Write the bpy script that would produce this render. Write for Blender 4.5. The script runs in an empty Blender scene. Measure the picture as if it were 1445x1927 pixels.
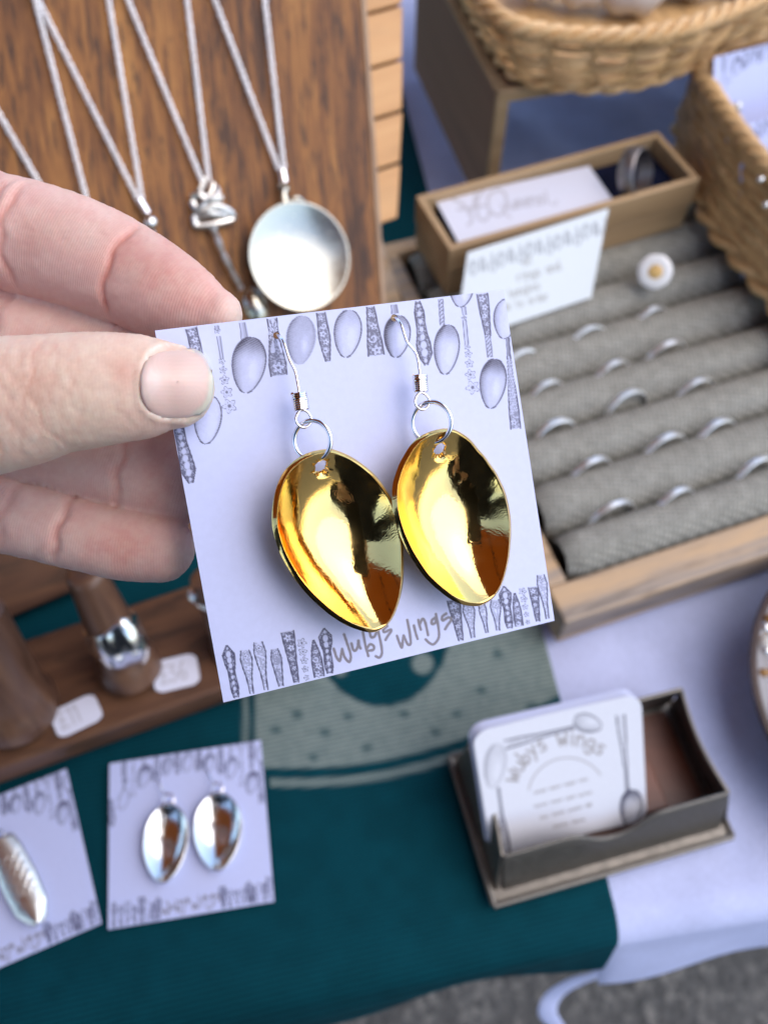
import bpy, math, random
import numpy as np
from mathutils import Vector, Matrix
from mathutils.bvhtree import BVHTree
random.seed(7); rng = np.random.default_rng(7)
S = bpy.context.scene
COL = S.collection
# ------------------------------------------------------------------ camera, sky, sun, exposure
TILT = math.radians(31); FPX = 1600.0; EYE = np.array([0, 0, 1.092])
cam_d = bpy.data.cameras.new('camera'); cam = bpy.data.objects.new('camera', cam_d); COL.objects.link(cam)
cam.location = EYE; cam.rotation_euler = (TILT, 0, 0)
cam_d.sensor_fit = 'VERTICAL'; cam_d.sensor_height = 36.0; cam_d.sensor_width = 27.0
cam_d.lens = FPX/1927*36; cam_d.clip_start = 0.01; cam_d.clip_end = 500
cam_d.dof.use_dof = True; cam_d.dof.focus_distance = 0.139; cam_d.dof.aperture_fstop = 16.5
cam_d.dof.aperture_blades = 0
S.camera = cam
SUN_EL = math.radians(60); SUN_AZ = math.radians(100)      # azimuth measured clockwise from +Y
w = bpy.data.worlds.new('World'); S.world = w; w.use_nodes = True
nt = w.node_tree; nt.nodes.clear()
sky = nt.nodes.new('ShaderNodeTexSky'); sky.sky_type = 'NISHITA'; sky.sun_disc = False
sky.sun_elevation = SUN_EL; sky.sun_rotation = SUN_AZ; sky.air_density = 1.0; sky.dust_density = 1.6; sky.ozone_density = 1.0
bgn = nt.nodes.new('ShaderNodeBackground'); bgn.inputs['Strength'].default_value = 0.15
wo = nt.nodes.new('ShaderNodeOutputWorld')
nt.links.new(sky.outputs[0], bgn.inputs[0]); nt.links.new(bgn.outputs[0], wo.inputs[0])
sd = bpy.data.lights.new('sun', 'SUN'); sd.energy = 0.8; sd.angle = math.radians(75); sd.color = (1.0, 0.90, 0.78)
so = bpy.data.objects.new('sun', sd); COL.objects.link(so)
sdir = Vector((math.sin(SUN_AZ)*math.cos(SUN_EL), math.cos(SUN_AZ)*math.cos(SUN_EL), math.sin(SUN_EL)))
so.rotation_euler = sdir.to_track_quat('Z', 'Y').to_euler(); so.location = (3, 3, 5)
S.view_settings.view_transform = 'Standard'; S.view_settings.look = 'None'
S.view_settings.exposure = 1.22; S.view_settings.gamma = 1.0; S.view_settings.use_curve_mapping = False
S.render.engine = 'CYCLES'
S.cycles.max_bounces = 8; S.cycles.glossy_bounces = 6

# ------------------------------------------------------------------ measuring helpers
ct, st = math.cos(TILT), math.sin(TILT)
RC = np.array([[1, 0, 0], [0, -ct, -st], [0, st, -ct]])
A_ = lambda *a: np.array(a, dtype=float)
def ray(px, py): return A_((px-722.5)/FPX, (py-963.5)/FPX, 1) @ RC
def at(px, py, h=0.75):
    d = ray(px, py); return EYE + d*((h-EYE[2])/d[2])
def ad(px, py, z): return EYE + ray(px, py)*z
def proj(P):
    q = (np.asarray(P)-EYE) @ RC.T
    return 722.5+FPX*q[..., 0]/q[..., 2], 963.5+FPX*q[..., 1]/q[..., 2], q[..., 2]
def hit(px, py, p0, n):
    d = ray(px, py); return EYE + d*(((p0-EYE)@n)/(d@n))
def unit(v): v = np.asarray(v, float); return v/np.linalg.norm(v)
def sstep(a, b, x):
    t = np.clip((x-a)/(b-a), 0, 1); return t*t*(3-2*t)

# ------------------------------------------------------------------ mesh helpers
def tag(o, label=None, cat=None, group=None, kind=None):
    if label: o['label'] = label
    if cat: o['category'] = cat
    if group: o['group'] = group
    if kind: o['kind'] = kind
    return o
def thing(name, label, cat, loc=(0, 0, 0), group=None):
    o = bpy.data.objects.new(name, None); COL.objects.link(o); o.location = loc
    o.empty_display_size = 0.01
    return tag(o, label, cat, group)
def smooth_mesh(me, ang=40):
    me.polygons.foreach_set('use_smooth', [True]*len(me.polygons))
    if ang: 
        try: me.set_sharp_from_angle(angle=math.radians(ang))
        except Exception: pass
def mesh_np(name, V, F, mat, parent=None, smooth=40, colors=None, colname='paint', attrs=None):
    V = np.asarray(V, float)
    if parent is not None: V = V - np.array(parent.location)[None, :] if parent.type == 'EMPTY' else V - (np.array(parent.location) + (np.array(parent.parent.location) if parent.parent else 0))
    me = bpy.data.meshes.new(name)
    if isinstance(F, np.ndarray):
        n, k = F.shape
        me.vertices.add(len(V)); me.vertices.foreach_set('co', V.astype(np.float32).ravel())
        me.loops.add(n*k); me.loops.foreach_set('vertex_index', F.astype(np.int32).ravel())
        me.polygons.add(n); me.polygons.foreach_set('loop_start', np.arange(0, n*k, k, dtype=np.int32))
        me.update(calc_edges=True); me.validate()
    else:
        me.from_pydata(V.tolist(), [], F); me.update()
    if colors is not None:
        a = me.color_attributes.new(colname, 'FLOAT_COLOR', 'POINT')
        c = np.ones((len(V), 4), np.float32); c[:, :3] = colors; a.data.foreach_set('color', c.ravel())
    if attrs:
        for k2, arr in attrs.items():
            a = me.attributes.new(k2, 'FLOAT', 'POINT'); a.data.foreach_set('value', np.asarray(arr, np.float32))
    if smooth: smooth_mesh(me, smooth)
    o = bpy.data.objects.new(name, me); COL.objects.link(o)
    if mat: me.materials.append(mat)
    if parent is not None: o.parent = parent
    return o
class MB:
    def __init__(s): s.V = []; s.F = []
    def add(s, V, F):
        b = len(s.V); s.V += [tuple(map(float, v)) for v in V]; s.F += [tuple(int(i)+b for i in f) for f in F]; return s
    def build(s, name, mat, parent=None, smooth=40): return mesh_np(name, s.V, s.F, mat, parent, smooth)
def frames(P, closed=False):
    P = np.asarray(P, float); n = len(P)
    T = (np.roll(P, -1, 0)-np.roll(P, 1, 0)) if closed else np.gradient(P, axis=0)
    T = T/np.maximum(np.linalg.norm(T, axis=1), 1e-12)[:, None]
    N = np.zeros_like(P); a = A_(0, 0, 1) if abs(T[0][2]) < .9 else A_(1, 0, 0)
    N[0] = unit(a - T[0]*(a@T[0]))
    for i in range(1, n):
        v = N[i-1] - T[i]*(N[i-1]@T[i]); N[i] = unit(v)
    if closed:                                   # remove the twist gathered round the loop
        v = N[-1]-T[0]*(N[-1]@T[0]); v = unit(v); B0 = np.cross(T[0], N[0])
        ang = math.atan2(v@B0, v@N[0])
        for i in range(n):
            a2 = -ang*i/n; B = np.cross(T[i], N[i]); N[i] = N[i]*math.cos(a2)+B*math.sin(a2)
    return T, N, np.cross(T, N)
def tube(P, r, seg=8, closed=False, flat=1.0):
    P = np.asarray(P, float); n = len(P); r = np.broadcast_to(np.asarray(r, float), (n,))
    T, N, B = frames(P, closed)
    th = np.arange(seg)*2*math.pi/seg
    V = (P[:, None, :] + r[:, None, None]*(np.cos(th)[None, :, None]*N[:, None, :] + flat*np.sin(th)[None, :, None]*B[:, None, :])).reshape(-1, 3)
    F = []
    m = n if closed else n-1
    for i in range(m):
        j = (i+1) % n
        for k in range(seg):
            k2 = (k+1) % seg
            F.append((i*seg+k, i*seg+k2, j*seg+k2, j*seg+k))
    if not closed:
        F.append(tuple(range(seg))[::-1]); F.append(tuple((n-1)*seg+k for k in range(seg)))
    return V, F
def spline(P, n=20):
    P = np.asarray(P, float); m = len(P); out = []
    E_ = np.vstack([2*P[0]-P[1], P, 2*P[-1]-P[-2]])
    for i in range(m-1):
        p0, p1, p2, p3 = E_[i:i+4]
        for t in np.linspace(0, 1, n, endpoint=False):
            out.append(.5*((2*p1)+(-p0+p2)*t+(2*p0-5*p1+4*p2-p3)*t*t+(-p0+3*p1-3*p2+p3)*t**3))
    out.append(P[-1]); return np.array(out)
def hexa(a, b):
    """closed block between two quads a (bottom) and b (top)"""
    V = list(a)+list(b)
    return V, [(3, 2, 1, 0), (4, 5, 6, 7), (0, 1, 5, 4), (1, 2, 6, 5), (2, 3, 7, 6), (3, 0, 4, 7)]
def oblock(o, x, y, z, sx, sy, sz):
    """block with corner o and unit axes x, y, z"""
    o, x, y, z = map(np.asarray, (o, x, y, z))
    a = [o, o+x*sx, o+x*sx+y*sy, o+y*sy]; return hexa(a, [p+z*sz for p in a])
def bevel(o, wdt, seg=2):
    m = o.modifiers.new('bevel', 'BEVEL'); m.width = wdt; m.segments = seg; m.limit_method = 'ANGLE'; m.angle_limit = math.radians(30)
    return o
def grid(nu, nv):
    i, j = np.meshgrid(np.arange(nu-1), np.arange(nv-1), indexing='ij'); a = (i*nv+j).ravel()
    return np.stack([a, a+nv, a+nv+1, a+1], 1)
def prism(poly, n, th):
    """polygon (3D points) pushed along n by th"""
    P = [np.asarray(p) for p in poly]; k = len(P)
    V = P+[p+np.asarray(n)*th for p in P]
    F = [tuple(range(k))[::-1], tuple(range(k, 2*k))]+[(i, (i+1) % k, k+(i+1) % k, k+i) for i in range(k)]
    return V, F
def vnoise(x, y, seed=0):
    r = np.random.default_rng(seed).random((256, 256)); xi = np.floor(x).astype(int); yi = np.floor(y).astype(int)
    fx = x-xi; fy = y-yi; fx = fx*fx*(3-2*fx); fy = fy*fy*(3-2*fy)
    g = lambda a, b: r[a % 256, b % 256]
    return (g(xi, yi)*(1-fx)+g(xi+1, yi)*fx)*(1-fy)+(g(xi, yi+1)*(1-fx)+g(xi+1, yi+1)*fx)*fy
def copy_tree(o, parent=None):
    c = o.copy(); COL.objects.link(c)
    if parent: c.parent = parent
    for ch in list(o.children): copy_tree(ch, c)
    return c

# ------------------------------------------------------------------ materials
def newmat(name):
    m = bpy.data.materials.new(name); m.use_nodes = True; t = m.node_tree; t.nodes.clear()
    o = t.nodes.new('ShaderNodeOutputMaterial'); b = t.nodes.new('ShaderNodeBsdfPrincipled'); t.links.new(b.outputs[0], o.inputs[0])
    return m, t, b
def nd(t, typ, **kw):
    n = t.nodes.new(typ)
    for k, v in kw.items():
        if k.startswith('i_'):
            key = k[2:].replace('_', ' ')
            n.inputs[int(key) if key.isdigit() else key].default_value = v
        else: setattr(n, k, v)
    return n
def ramp(t, fac, stops):
    r = t.nodes.new('ShaderNodeValToRGB'); e = r.color_ramp.elements
    while len(e) < len(stops): e.new(.5)
    for k, (p, c) in enumerate(stops): e[k].position = p; e[k].color = (*c, 1)
    t.links.new(fac, r.inputs[0]); return r.outputs[0]
def coords(t, scale=(1, 1, 1), rot=(0, 0, 0)):
    c = t.nodes.new('ShaderNodeTexCoord'); m = t.nodes.new('ShaderNodeMapping')
    m.inputs['Scale'].default_value = scale; m.inputs['Rotation'].default_value = rot
    t.links.new(c.outputs['Object'], m.inputs[0]); return m.outputs[0]
def noise(t, vec, scale, detail=4, rough=.55, dist=0):
    n = nd(t, 'ShaderNodeTexNoise'); n.inputs['Scale'].default_value = scale; n.inputs['Detail'].default_value = detail
    n.inputs['Roughness'].default_value = rough; n.inputs['Distortion'].default_value = dist
    t.links.new(vec, n.inputs['Vector']); return n.outputs[0]
def bump(t, b, h, dist=.0005, strength=.5):
    n = nd(t, 'ShaderNodeBump'); n.inputs['Strength'].default_value = strength; n.inputs['Distance'].default_value = dist
    t.links.new(h, n.inputs['Height']); t.links.new(n.outputs[0], b.inputs['Normal']); return n
def mixc(t, f, a, b, mode='MIX'):
    n = t.nodes.new('ShaderNodeMix'); n.data_type = 'RGBA'; n.blend_type = mode
    for s_, v in ((0, f), (6, a), (7, b)):
        if hasattr(v, 'links') or hasattr(v, 'is_linked'): t.links.new(v, n.inputs[s_])
        elif s_ == 0: n.inputs[0].default_value = v
        else: n.inputs[s_].default_value = (*v, 1)
    return n.outputs[2]
def simple(name, col, rough=.5, metal=0, var=.15, scale=60, bd=0, spec=None):
    m, t, b = newmat(name); v = coords(t)
    n = noise(t, v, scale)
    lo = tuple(c*(1-var) for c in col); hi = tuple(min(1, c*(1+var)) for c in col)
    t.links.new(ramp(t, n, [(.3, lo), (.7, hi)]), b.inputs['Base Color'])
    b.inputs['Roughness'].default_value = rough; b.inputs['Metallic'].default_value = metal
    if spec is not None: b.inputs['Specular IOR Level'].default_value = spec
    if bd: bump(t, b, noise(t, v, scale*6, 3), bd)
    return m
def wood(name, stops, ax=(1, 0, 0), grain=60, stretch=14, rough=.45, pores=.5, porecol=(.02, .012, .008), bd=.0002, big=6):
    """grain runs along the direction ax"""
    m, t, b = newmat(name)
    g = unit(ax); p1 = unit(np.cross(g, A_(0.1, .2, 1) if abs(g[2]) < .9 else A_(1, .1, 0))); p2 = np.cross(g, p1)
    c = t.nodes.new('ShaderNodeTexCoord'); cx = t.nodes.new('ShaderNodeCombineXYZ')
    for k, d in enumerate((g, p1, p2)):
        dn = nd(t, 'ShaderNodeVectorMath', operation='DOT_PRODUCT'); dn.inputs[1].default_value = tuple(d)
        t.links.new(c.outputs['Object'], dn.inputs[0]); t.links.new(dn.outputs['Value'], cx.inputs[k])
    m2 = t.nodes.new('ShaderNodeMapping'); m2.inputs['Scale'].default_value = (1/stretch, 1, 1)
    m1 = cx; t.links.new(cx.outputs[0], m2.inputs[0]); v = m2.outputs[0]
    n1 = noise(t, v, grain*2.2, 6, .65, .6); n2 = noise(t, v, big*3, 3, .5, 1.2)
    add = nd(t, 'ShaderNodeMath', operation='ADD'); mu = nd(t, 'ShaderNodeMath', operation='MULTIPLY'); mu.inputs[1].default_value = .5
    t.links.new(n1, add.inputs[0]); t.links.new(n2, add.inputs[1]); t.links.new(add.outputs[0], mu.inputs[0])
    colr = ramp(t, mu.outputs[0], stops)
    m3 = t.nodes.new('ShaderNodeMapping'); m3.inputs['Scale'].default_value = (1/(stretch*.6), 1, 1); t.links.new(m1.outputs[0], m3.inputs[0])
    p = noise(t, m3.outputs[0], grain*3.2, 3, .6, .3)
    pm = nd(t, 'ShaderNodeMapRange'); pm.inputs[1].default_value = .53; pm.inputs[2].default_value = .64; pm.inputs[3].default_value = 0; pm.inputs[4].default_value = pores
    t.links.new(p, pm.inputs[0])
    t.links.new(mixc(t, pm.outputs[0], colr, porecol), b.inputs['Base Color'])
    b.inputs['Roughness'].default_value = rough
    bump(t, b, n1, bd, .6)
    return m
def metal(name, col, rough=.12, bumpd=.00004, bs=300, var=.0):
    m, t, b = newmat(name); v = coords(t)
    b.inputs['Base Color'].default_value = (*col, 1); b.inputs['Metallic'].default_value = 1
    n = noise(t, v, 500, 3, .6)
    mr = nd(t, 'ShaderNodeMapRange'); mr.inputs[3].default_value = rough*.6; mr.inputs[4].default_value = rough*1.7+var
    t.links.new(n, mr.inputs[0]); t.links.new(mr.outputs[0], b.inputs['Roughness'])
    if bumpd: bump(t, b, noise(t, v, bs, 2, .5), bumpd, .5)
    return m
def paintmat(name, rough=.5, spec=.5, sss=0, colname='paint', bd=0):
    m, t, b = newmat(name); a = nd(t, 'ShaderNodeAttribute', attribute_name=colname)
    v = coords(t); n = noise(t, v, 900, 2)
    t.links.new(mixc(t, .06, a.outputs['Color'], ramp(t, n, [(.3, (.3, .3, .35)), (.7, (1, 1, 1))]), 'MULTIPLY'), b.inputs['Base Color'])
    b.inputs['Roughness'].default_value = rough; b.inputs['Specular IOR Level'].default_value = spec
    if bd: bump(t, b, noise(t, v, 1500, 2), bd)
    return m
M = {}
M['board'] = wood('dark_oiled_wood', [(.38, (.05, .017, .005)), (.46, (.15, .053, .012)), (.53, (.25, .098, .021)), (.63, (.36, .16, .038))], ax=(-.05, .70, .71), grain=150, stretch=13, rough=.65, pores=.85, porecol=(.035, .013, .006), bd=.0002, big=10)
M['board_edge'] = wood('worn_board_edge', [(.3, (.16, .08, .04)), (.7, (.45, .3, .18))], ax=(-.32, .63, .71), grain=60, pores=.2)
M['pine'] = wood('pine', [(.3, (.36, .17, .055)), (.5, (.55, .29, .11)), (.7, (.66, .39, .17))], ax=(.89, .45, 0), grain=25, stretch=9, rough=.5, pores=.08)
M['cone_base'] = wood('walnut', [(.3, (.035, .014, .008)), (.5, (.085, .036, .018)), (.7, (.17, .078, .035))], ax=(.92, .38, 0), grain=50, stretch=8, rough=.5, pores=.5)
M['cone'] = wood('turned_wood', [(.35, (.03, .014, .009)), (.5, (.09, .043, .026)), (.62, (.17, .088, .05))], ax=(-.2, .3, 1), grain=50, stretch=7, rough=.35, pores=.2)
M['oakbox'] = wood('pale_oak', [(.3, (.27, .17, .085)), (.5, (.38, .25, .13)), (.7, (.47, .33, .18))], ax=(.93, .36, 0), grain=40, stretch=12, rough=.5, pores=.12)
M['weather'] = wood('weathered_wood', [(.3, (.15, .12, .105)), (.45, (.3, .24, .19)), (.57, (.5, .33, .18)), (.72, (.42, .38, .34))], ax=(.94, .34, 0), grain=40, stretch=9, rough=.6, pores=.35, big=9)
M['darkbox'] = wood('dark_box_wood', [(.3, (.04, .022, .016)), (.7, (.095, .055, .04))], ax=(-.3, 1, 0), grain=30, pores=.1)
M['redwood'] = wood('red_wood', [(.3, (.06, .02, .012)), (.7, (.18, .06, .03))], grain=30, pores=.1)
M['silver'] = metal('silver', (.86, .86, .84), .14, .00002)
M['silver_dull'] = metal('brushed_silver', (.55, .53, .45), .2, .00005, 220)
M['dark_band'] = metal('dark_engraved_silver', (.27, .25, .25), .4, .0001)
M['ring_silver'] = metal('worn_ring_silver', (.86, .86, .86), .36, .00003)
M['silver_wire'] = metal('silver_wire', (.92, .91, .93), .12, 0)
M['chain'] = metal('chain_silver', (.97, .97, .98), .5, 0)
M['pewter'] = metal('pewter', (.19, .175, .155), .4, .00008, 150, .1)
M['steel'] = metal('oxidised_silver', (.72, .71, .68), .32, .0001)
def goldmat():
    m, t, b = newmat('polished_gold'); v = coords(t)
    b.inputs['Base Color'].default_value = (.95, .65, .225, 1); b.inputs['Metallic'].default_value = 1
    n = noise(t, v, 260, 4, .7)
    mr = nd(t, 'ShaderNodeMapRange'); mr.inputs[1].default_value = .35; mr.inputs[2].default_value = .75; mr.inputs[3].default_value = .05; mr.inputs[4].default_value = .19
    t.links.new(n, mr.inputs[0]); t.links.new(mr.outputs[0], b.inputs['Roughness'])
    # fine handling scratches
    vo = nd(t, 'ShaderNodeTexWave'); vo.inputs['Scale'].default_value = 180; vo.inputs['Distortion'].default_value = 60; vo.inputs['Detail'].default_value = 4
    t.links.new(v, vo.inputs['Vector'])
    bump(t, b, vo.outputs[0], .00001, .35)
    return m
M['gold'] = goldmat()
def clothmat(name, colname=None, col=(.7, .7, .8), rib=0, rot=0, ribd=.0002, weave=900, rough=.85, var=.12):
    m, t, b = newmat(name)
    if colname: c = nd(t, 'ShaderNodeAttribute', attribute_name=colname).outputs['Color']
    else: c = None
    v = coords(t, (1, 1, 1), (0, 0, rot))
    n = noise(t, v, 45, 5, .6)
    base = c if c is not None else ramp(t, n, [(.3, tuple(x*(1-var) for x in col)), (.7, col)])
    if rib:
        wv = nd(t, 'ShaderNodeTexWave'); wv.bands_direction = 'Y'; wv.inputs['Scale'].default_value = rib; wv.inputs['Distortion'].default_value = 1.2; wv.inputs['Detail'].default_value = 2
        t.links.new(v, wv.inputs['Vector'])
        base = mixc(t, .55, base, ramp(t, wv.outputs[0], [(.1, (.3, .3, .34)), (.8, (1, 1, 1))]), 'MULTIPLY'); h = wv.outputs[0]
    else: h = noise(t, v, weave, 2)
    fz = noise(t, v, 700, 3, .7)
    base = mixc(t, .3, base, ramp(t, fz, [(.3, (.55, .55, .6)), (.7, (1, 1, 1))]), 'MULTIPLY')
    t.links.new(base, b.inputs['Base Color']); b.inputs['Roughness'].default_value = rough; b.inputs['Specular IOR Level'].default_value = .06
    bump(t, b, h, ribd, .6)
    return m
M['white_cloth'] = clothmat('white_tablecloth', col=(.52, .57, .82), weave=1200)
M['teal'] = clothmat('teal_knit', 'paint', rib=170, rot=-.215)
M['linen'] = None
def linen():
    m, t, b = newmat('grey_linen'); v = coords(t, (1, 1, 1))
    def wav(d, s):
        wv = nd(t, 'ShaderNodeTexWave'); wv.bands_direction = d; wv.inputs['Scale'].default_value = s; wv.inputs['Distortion'].default_value = 2; wv.inputs['Detail'].default_value = 2; wv.inputs['Detail Scale'].default_value = 3
        t.links.new(v, wv.inputs['Vector']); return wv.outputs[0]
    a, c = wav('X', 150), wav('Y', 150)
    mx = nd(t, 'ShaderNodeMath', operation='MULTIPLY'); t.links.new(a, mx.inputs[0]); t.links.new(c, mx.inputs[1])
    m2 = t.nodes.new('ShaderNodeMapping'); m2.inputs['Scale'].default_value = (1, 1, 1); t.links.new(v, m2.inputs[0])
    n = noise(t, m2.outputs[0], 160, 5, .7); n2 = noise(t, v, 900, 3, .7)
    ad_ = nd(t, 'ShaderNodeMath', operation='ADD'); t.links.new(n, ad_.inputs[0]); t.links.new(n2, ad_.inputs[1])
    hf = nd(t, 'ShaderNodeMath', operation='MULTIPLY'); hf.inputs[1].default_value = .5; t.links.new(ad_.outputs[0], hf.inputs[0])
    wc = ramp(t, mx.outputs[0], [(0, (.55, .55, .54)), (.5, (1, 1, 1))])
    t.links.new(mixc(t, .8, ramp(t, hf.outputs[0], [(.3, (.21, .205, .18)), (.5, (.33, .325, .29)), (.7, (.47, .46, .41))]), wc, 'MULTIPLY'), b.inputs['Base Color'])
    b.inputs['Roughness'].default_value = .9; b.inputs['Specular IOR Level'].default_value = .1
    bump(t, b, mx.outputs[0], .0005, .8); return m
M['linen'] = linen()
M['card'] = paintmat('printed_card', .42, .4)
M['card_plain'] = simple('white_card', (.68, .69, .8), .5, 0, .03)
M['paper'] = simple('white_paper', (.66, .67, .78), .5, 0, .03)
M['navy'] = simple('navy_foam', (.004, .006, .02), .9, 0, .4, 200, .0003, .1)
M['wicker'] = wood('willow', [(.3, (.42, .22, .08)), (.5, (.64, .39, .17)), (.7, (.8, .55, .28))], ax=(1, .1, 0), grain=60, stretch=5, rough=.45, pores=.25, porecol=(.12, .05, .02))
M['wicker2'] = wood('rush', [(.3, (.42, .24, .10)), (.5, (.6, .38, .17)), (.7, (.7, .49, .25))], ax=(.5, -1, 0), grain=60, stretch=5, rough=.5, pores=.25, porecol=(.1, .05, .02))
for i_, f_ in enumerate((.72, .88, 1.12)):
    for nm_, c_ in (('wicker', ((.42, .22, .08), (.64, .39, .17), (.8, .55, .28))), ('wicker2', ((.42, .24, .10), (.6, .38, .17), (.7, .49, .25)))):
        M[nm_+'_tint%d' % i_] = wood(nm_+'_tint%d' % i_, [(.3+.2*k, tuple(min(.85, x*f_) for x in c)) for k, c in enumerate(c_)], ax=(1, .1*i_, 0), grain=70, stretch=5, rough=.45, pores=.3, porecol=(.12, .05, .02))
M['asphalt'] = None
def asphalt():
    m, t, b = newmat('asphalt'); v = coords(t)
    vo = nd(t, 'ShaderNodeTexVoronoi'); vo.inputs['Scale'].default_value = 110; t.links.new(v, vo.inputs['Vector'])
    n = noise(t, v, 14, 5, .6)
    c1 = ramp(t, vo.outputs['Color'], [(.15, (.06, .057, .053)), (.6, (.095, .09, .084)), (.95, (.2, .185, .165))])
    t.links.new(mixc(t, .6, c1, ramp(t, n, [(.3, (.5, .5, .5)), (.7, (1, 1, 1))]), 'MULTIPLY'), b.inputs['Base Color'])
    b.inputs['Roughness'].default_value = .85
    bump(t, b, vo.outputs['Distance'], .004, .8); return m
M['asphalt'] = asphalt()
M['coat'] = simple('dark_wool', (.012, .013, .018), .9, 0, .4, 80, .0005, .1)
M['black_plastic'] = simple('black_plastic', (.01, .01, .012), .3, 0, .2)
M['timber'] = wood('orange_timber_cladding', [(.3, (.38, .17, .05)), (.7, (.6, .3, .1))], ax=(0, 0, 1), grain=3, stretch=8, rough=.6, pores=.1)
M['white_enamel'] = simple('white_flower', (.8, .79, .78), .3, 0, .05, 400)
M['ochre'] = simple('ochre_flower_centre', (.62, .4, .14), .5, 0, .3, 900)
M['felt'] = simple('pale_grey_felt', (.56, .53, .5), .9, 0, .12, 300, .0004)
M['brown_rim'] = simple('dark_brown_glaze', (.06, .03, .02), .25, 0, .3)
M['tan_glass'] = simple('amber_bead', (.35, .18, .05), .2, 0, .4)
M['cream'] = simple('cream_bead', (.75, .72, .66), .25, 0, .1)
M['steel_leg'] = simple('table_leg', (.15, .15, .16), .4, .6)
#SECTIONS
# ================================================================== SETTING
g_ = MB(); g_.add([(-40, -40, 0), (40, -40, 0), (40, 40, 0), (-40, 40, 0)], [(0, 1, 2, 3)])
tag(g_.build('ground', M['asphalt'], None, 0), kind='structure')
YAW = math.radians(8.3); ET = A_(math.cos(YAW), math.sin(YAW), 0); GT = A_(-math.sin(YAW), math.cos(YAW), 0); UP = A_(0, 0, 1)
T3 = at(1184, 1808, .75); T3[2] = 0
def table_pt(a, g, z=0): return T3+ET*a+GT*g+UP*z
# the folding table under the cloths
tb = thing('table', 'folding market table hidden under the white and teal cloths', 'table', tuple(table_pt(.2, .4)))
mb = MB(); mb.add(*oblock(table_pt(-.75, .012, .700), ET, GT, UP, 1.8, .75, .028)); mb.build('table_top', M['felt'], tb, 0)
for a in (-.7, .98):
    for g in (.06, .7):
        mb = MB(); mb.add(*tube([table_pt(a, g, 0), table_pt(a, g, .700)], .014, 10)); mb.build('leg', M['steel_leg'], tb)
def cloth_sheet(name, mat, a0, a1, na, lift, drop, back=.78, ng=560, paint=None, hemf=None, outw=.12, skew=0):
    ta = np.linspace(a0, a1, na); R = .012; L1 = math.pi/2*R
    g0 = 0.006
    s = np.concatenate([np.linspace(back, g0+R, ng), g0+R-np.linspace(.0008, L1+drop, 46)])
    Aa, Ss = np.meshgrid(ta, s, indexing='ij')
    dd = g0+R-Ss
    G = np.where(dd <= 0, Ss, np.where(dd < L1, g0+R-R*np.sin(np.clip(dd, 0, L1)/R), g0))
    Z = np.where(dd <= 0, 0, np.where(dd < L1, -R+R*np.cos(np.clip(dd, 0, L1)/R), -R-(dd-L1)))
    dz = np.clip(dd-L1, 0, 1)
    G = G-dz*((.03 if paint else .05)*np.sin(Aa*55+1)+(.03 if paint else .06)*np.sin(Aa*23+.4)+outw)*np.where((Aa < 0) & (drop < .06), 0, 1) - np.where(dd > 0, skew*np.clip(-Aa, 0, 1)*sstep(0, .04, dd), 0)
    wr = vnoise(Aa*24+9, Ss*14+3, 3)*.55+vnoise(Aa*60, Ss*35, 4)*.3+vnoise(Aa*9+Ss*30, Ss*9-Aa*22, 5)*.5
    wr = wr+.9*np.abs(vnoise(Aa*17+Ss*9, Ss*11-Aa*6, 12)-.5)*2-.45; amp = sstep(-.02, .05, Aa)*.0045+.0004
    if hemf is not None: Z = Z+np.where(dz > 0, hemf(Aa)*dz/np.maximum(drop, 1e-4), 0)
    P = T3[None, None, :]+Aa[..., None]*ET+G[..., None]*GT
    P[..., 2] = .7462+Z+lift-amp*wr
    P = P.reshape(-1, 3); nu, nv = len(ta), len(s)
    col = paint(P) if paint else None
    o = mesh_np(name, P, grid(nu, nv), mat, None, 60, colors=col)
    sm = o.modifiers.new('thickness', 'SOLIDIFY'); sm.thickness = .0009; sm.offset = -1
    return o
tc = cloth_sheet('tablecloth', M['white_cloth'], -.8, 1.1, 420, 0, .055, hemf=lambda a: np.where(a < .0, .04, 0)+.003*np.sin(a*70)+.002*np.sin(a*31))
tag(tc, 'pale lavender white tablecloth showing right of the teal runner', 'tablecloth')
TEAL = A_(.002, .052, .070); GREY = A_(.22, .28, .26)
def teal_paint(P):
    X, Y, _ = proj(P)
    n = vnoise(X*.09, Y*.09, 8); n2 = vnoise(X*.03, Y*.03, 9)
    bot = 1446-((X-560)/330)**2*62*(X > 560)+(560-X).clip(0, 99)*.0
    def band(d, wdt): return 1-sstep(wdt-3, wdt+3, np.abs(d))
    area = sstep(-4, 4, bot-Y)*sstep(476, 486, X)*sstep(1040, 1050, Y)
    cir = np.hypot((X-718)/128, (Y-1188)/144)
    area = area*sstep(.97, 1.03, cir+.02*n)
    dot = 1-sstep(15, 24, np.hypot(X-795, Y-1250))
    dot = np.maximum(dot, 1-sstep(8, 16, np.hypot(X-640, Y-1262)))*(cir < .95)
    line = band(Y-(bot+28), 8)*sstep(505, 512, X)*(X < 1100)
    left = band(X-463, 6)*(Y > 1290)*(Y < 1420)
    spk = 0
    for (cx, cy) in ((560, 1345), (612, 1380), (690, 1408), (760, 1345), (820, 1380), (935, 1232), (905, 1300), (860, 1345), (1000, 1330), (655, 1350), (520, 1375), (950, 1385), (590, 1425)):
        spk = np.maximum(spk, 1-sstep(6, 15, np.hypot(X-cx, (Y-cy)*1.2)))
    k = np.clip(np.maximum.reduce([area*(1-.55*spk)*(.8+.3*n), dot*.95, line*.8, left*.7]), 0, 1)[:, None]
    base = TEAL[None, :]*(.9+.2*n2)[:, None]
    return base*(1-k)+GREY[None, :]*k
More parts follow.
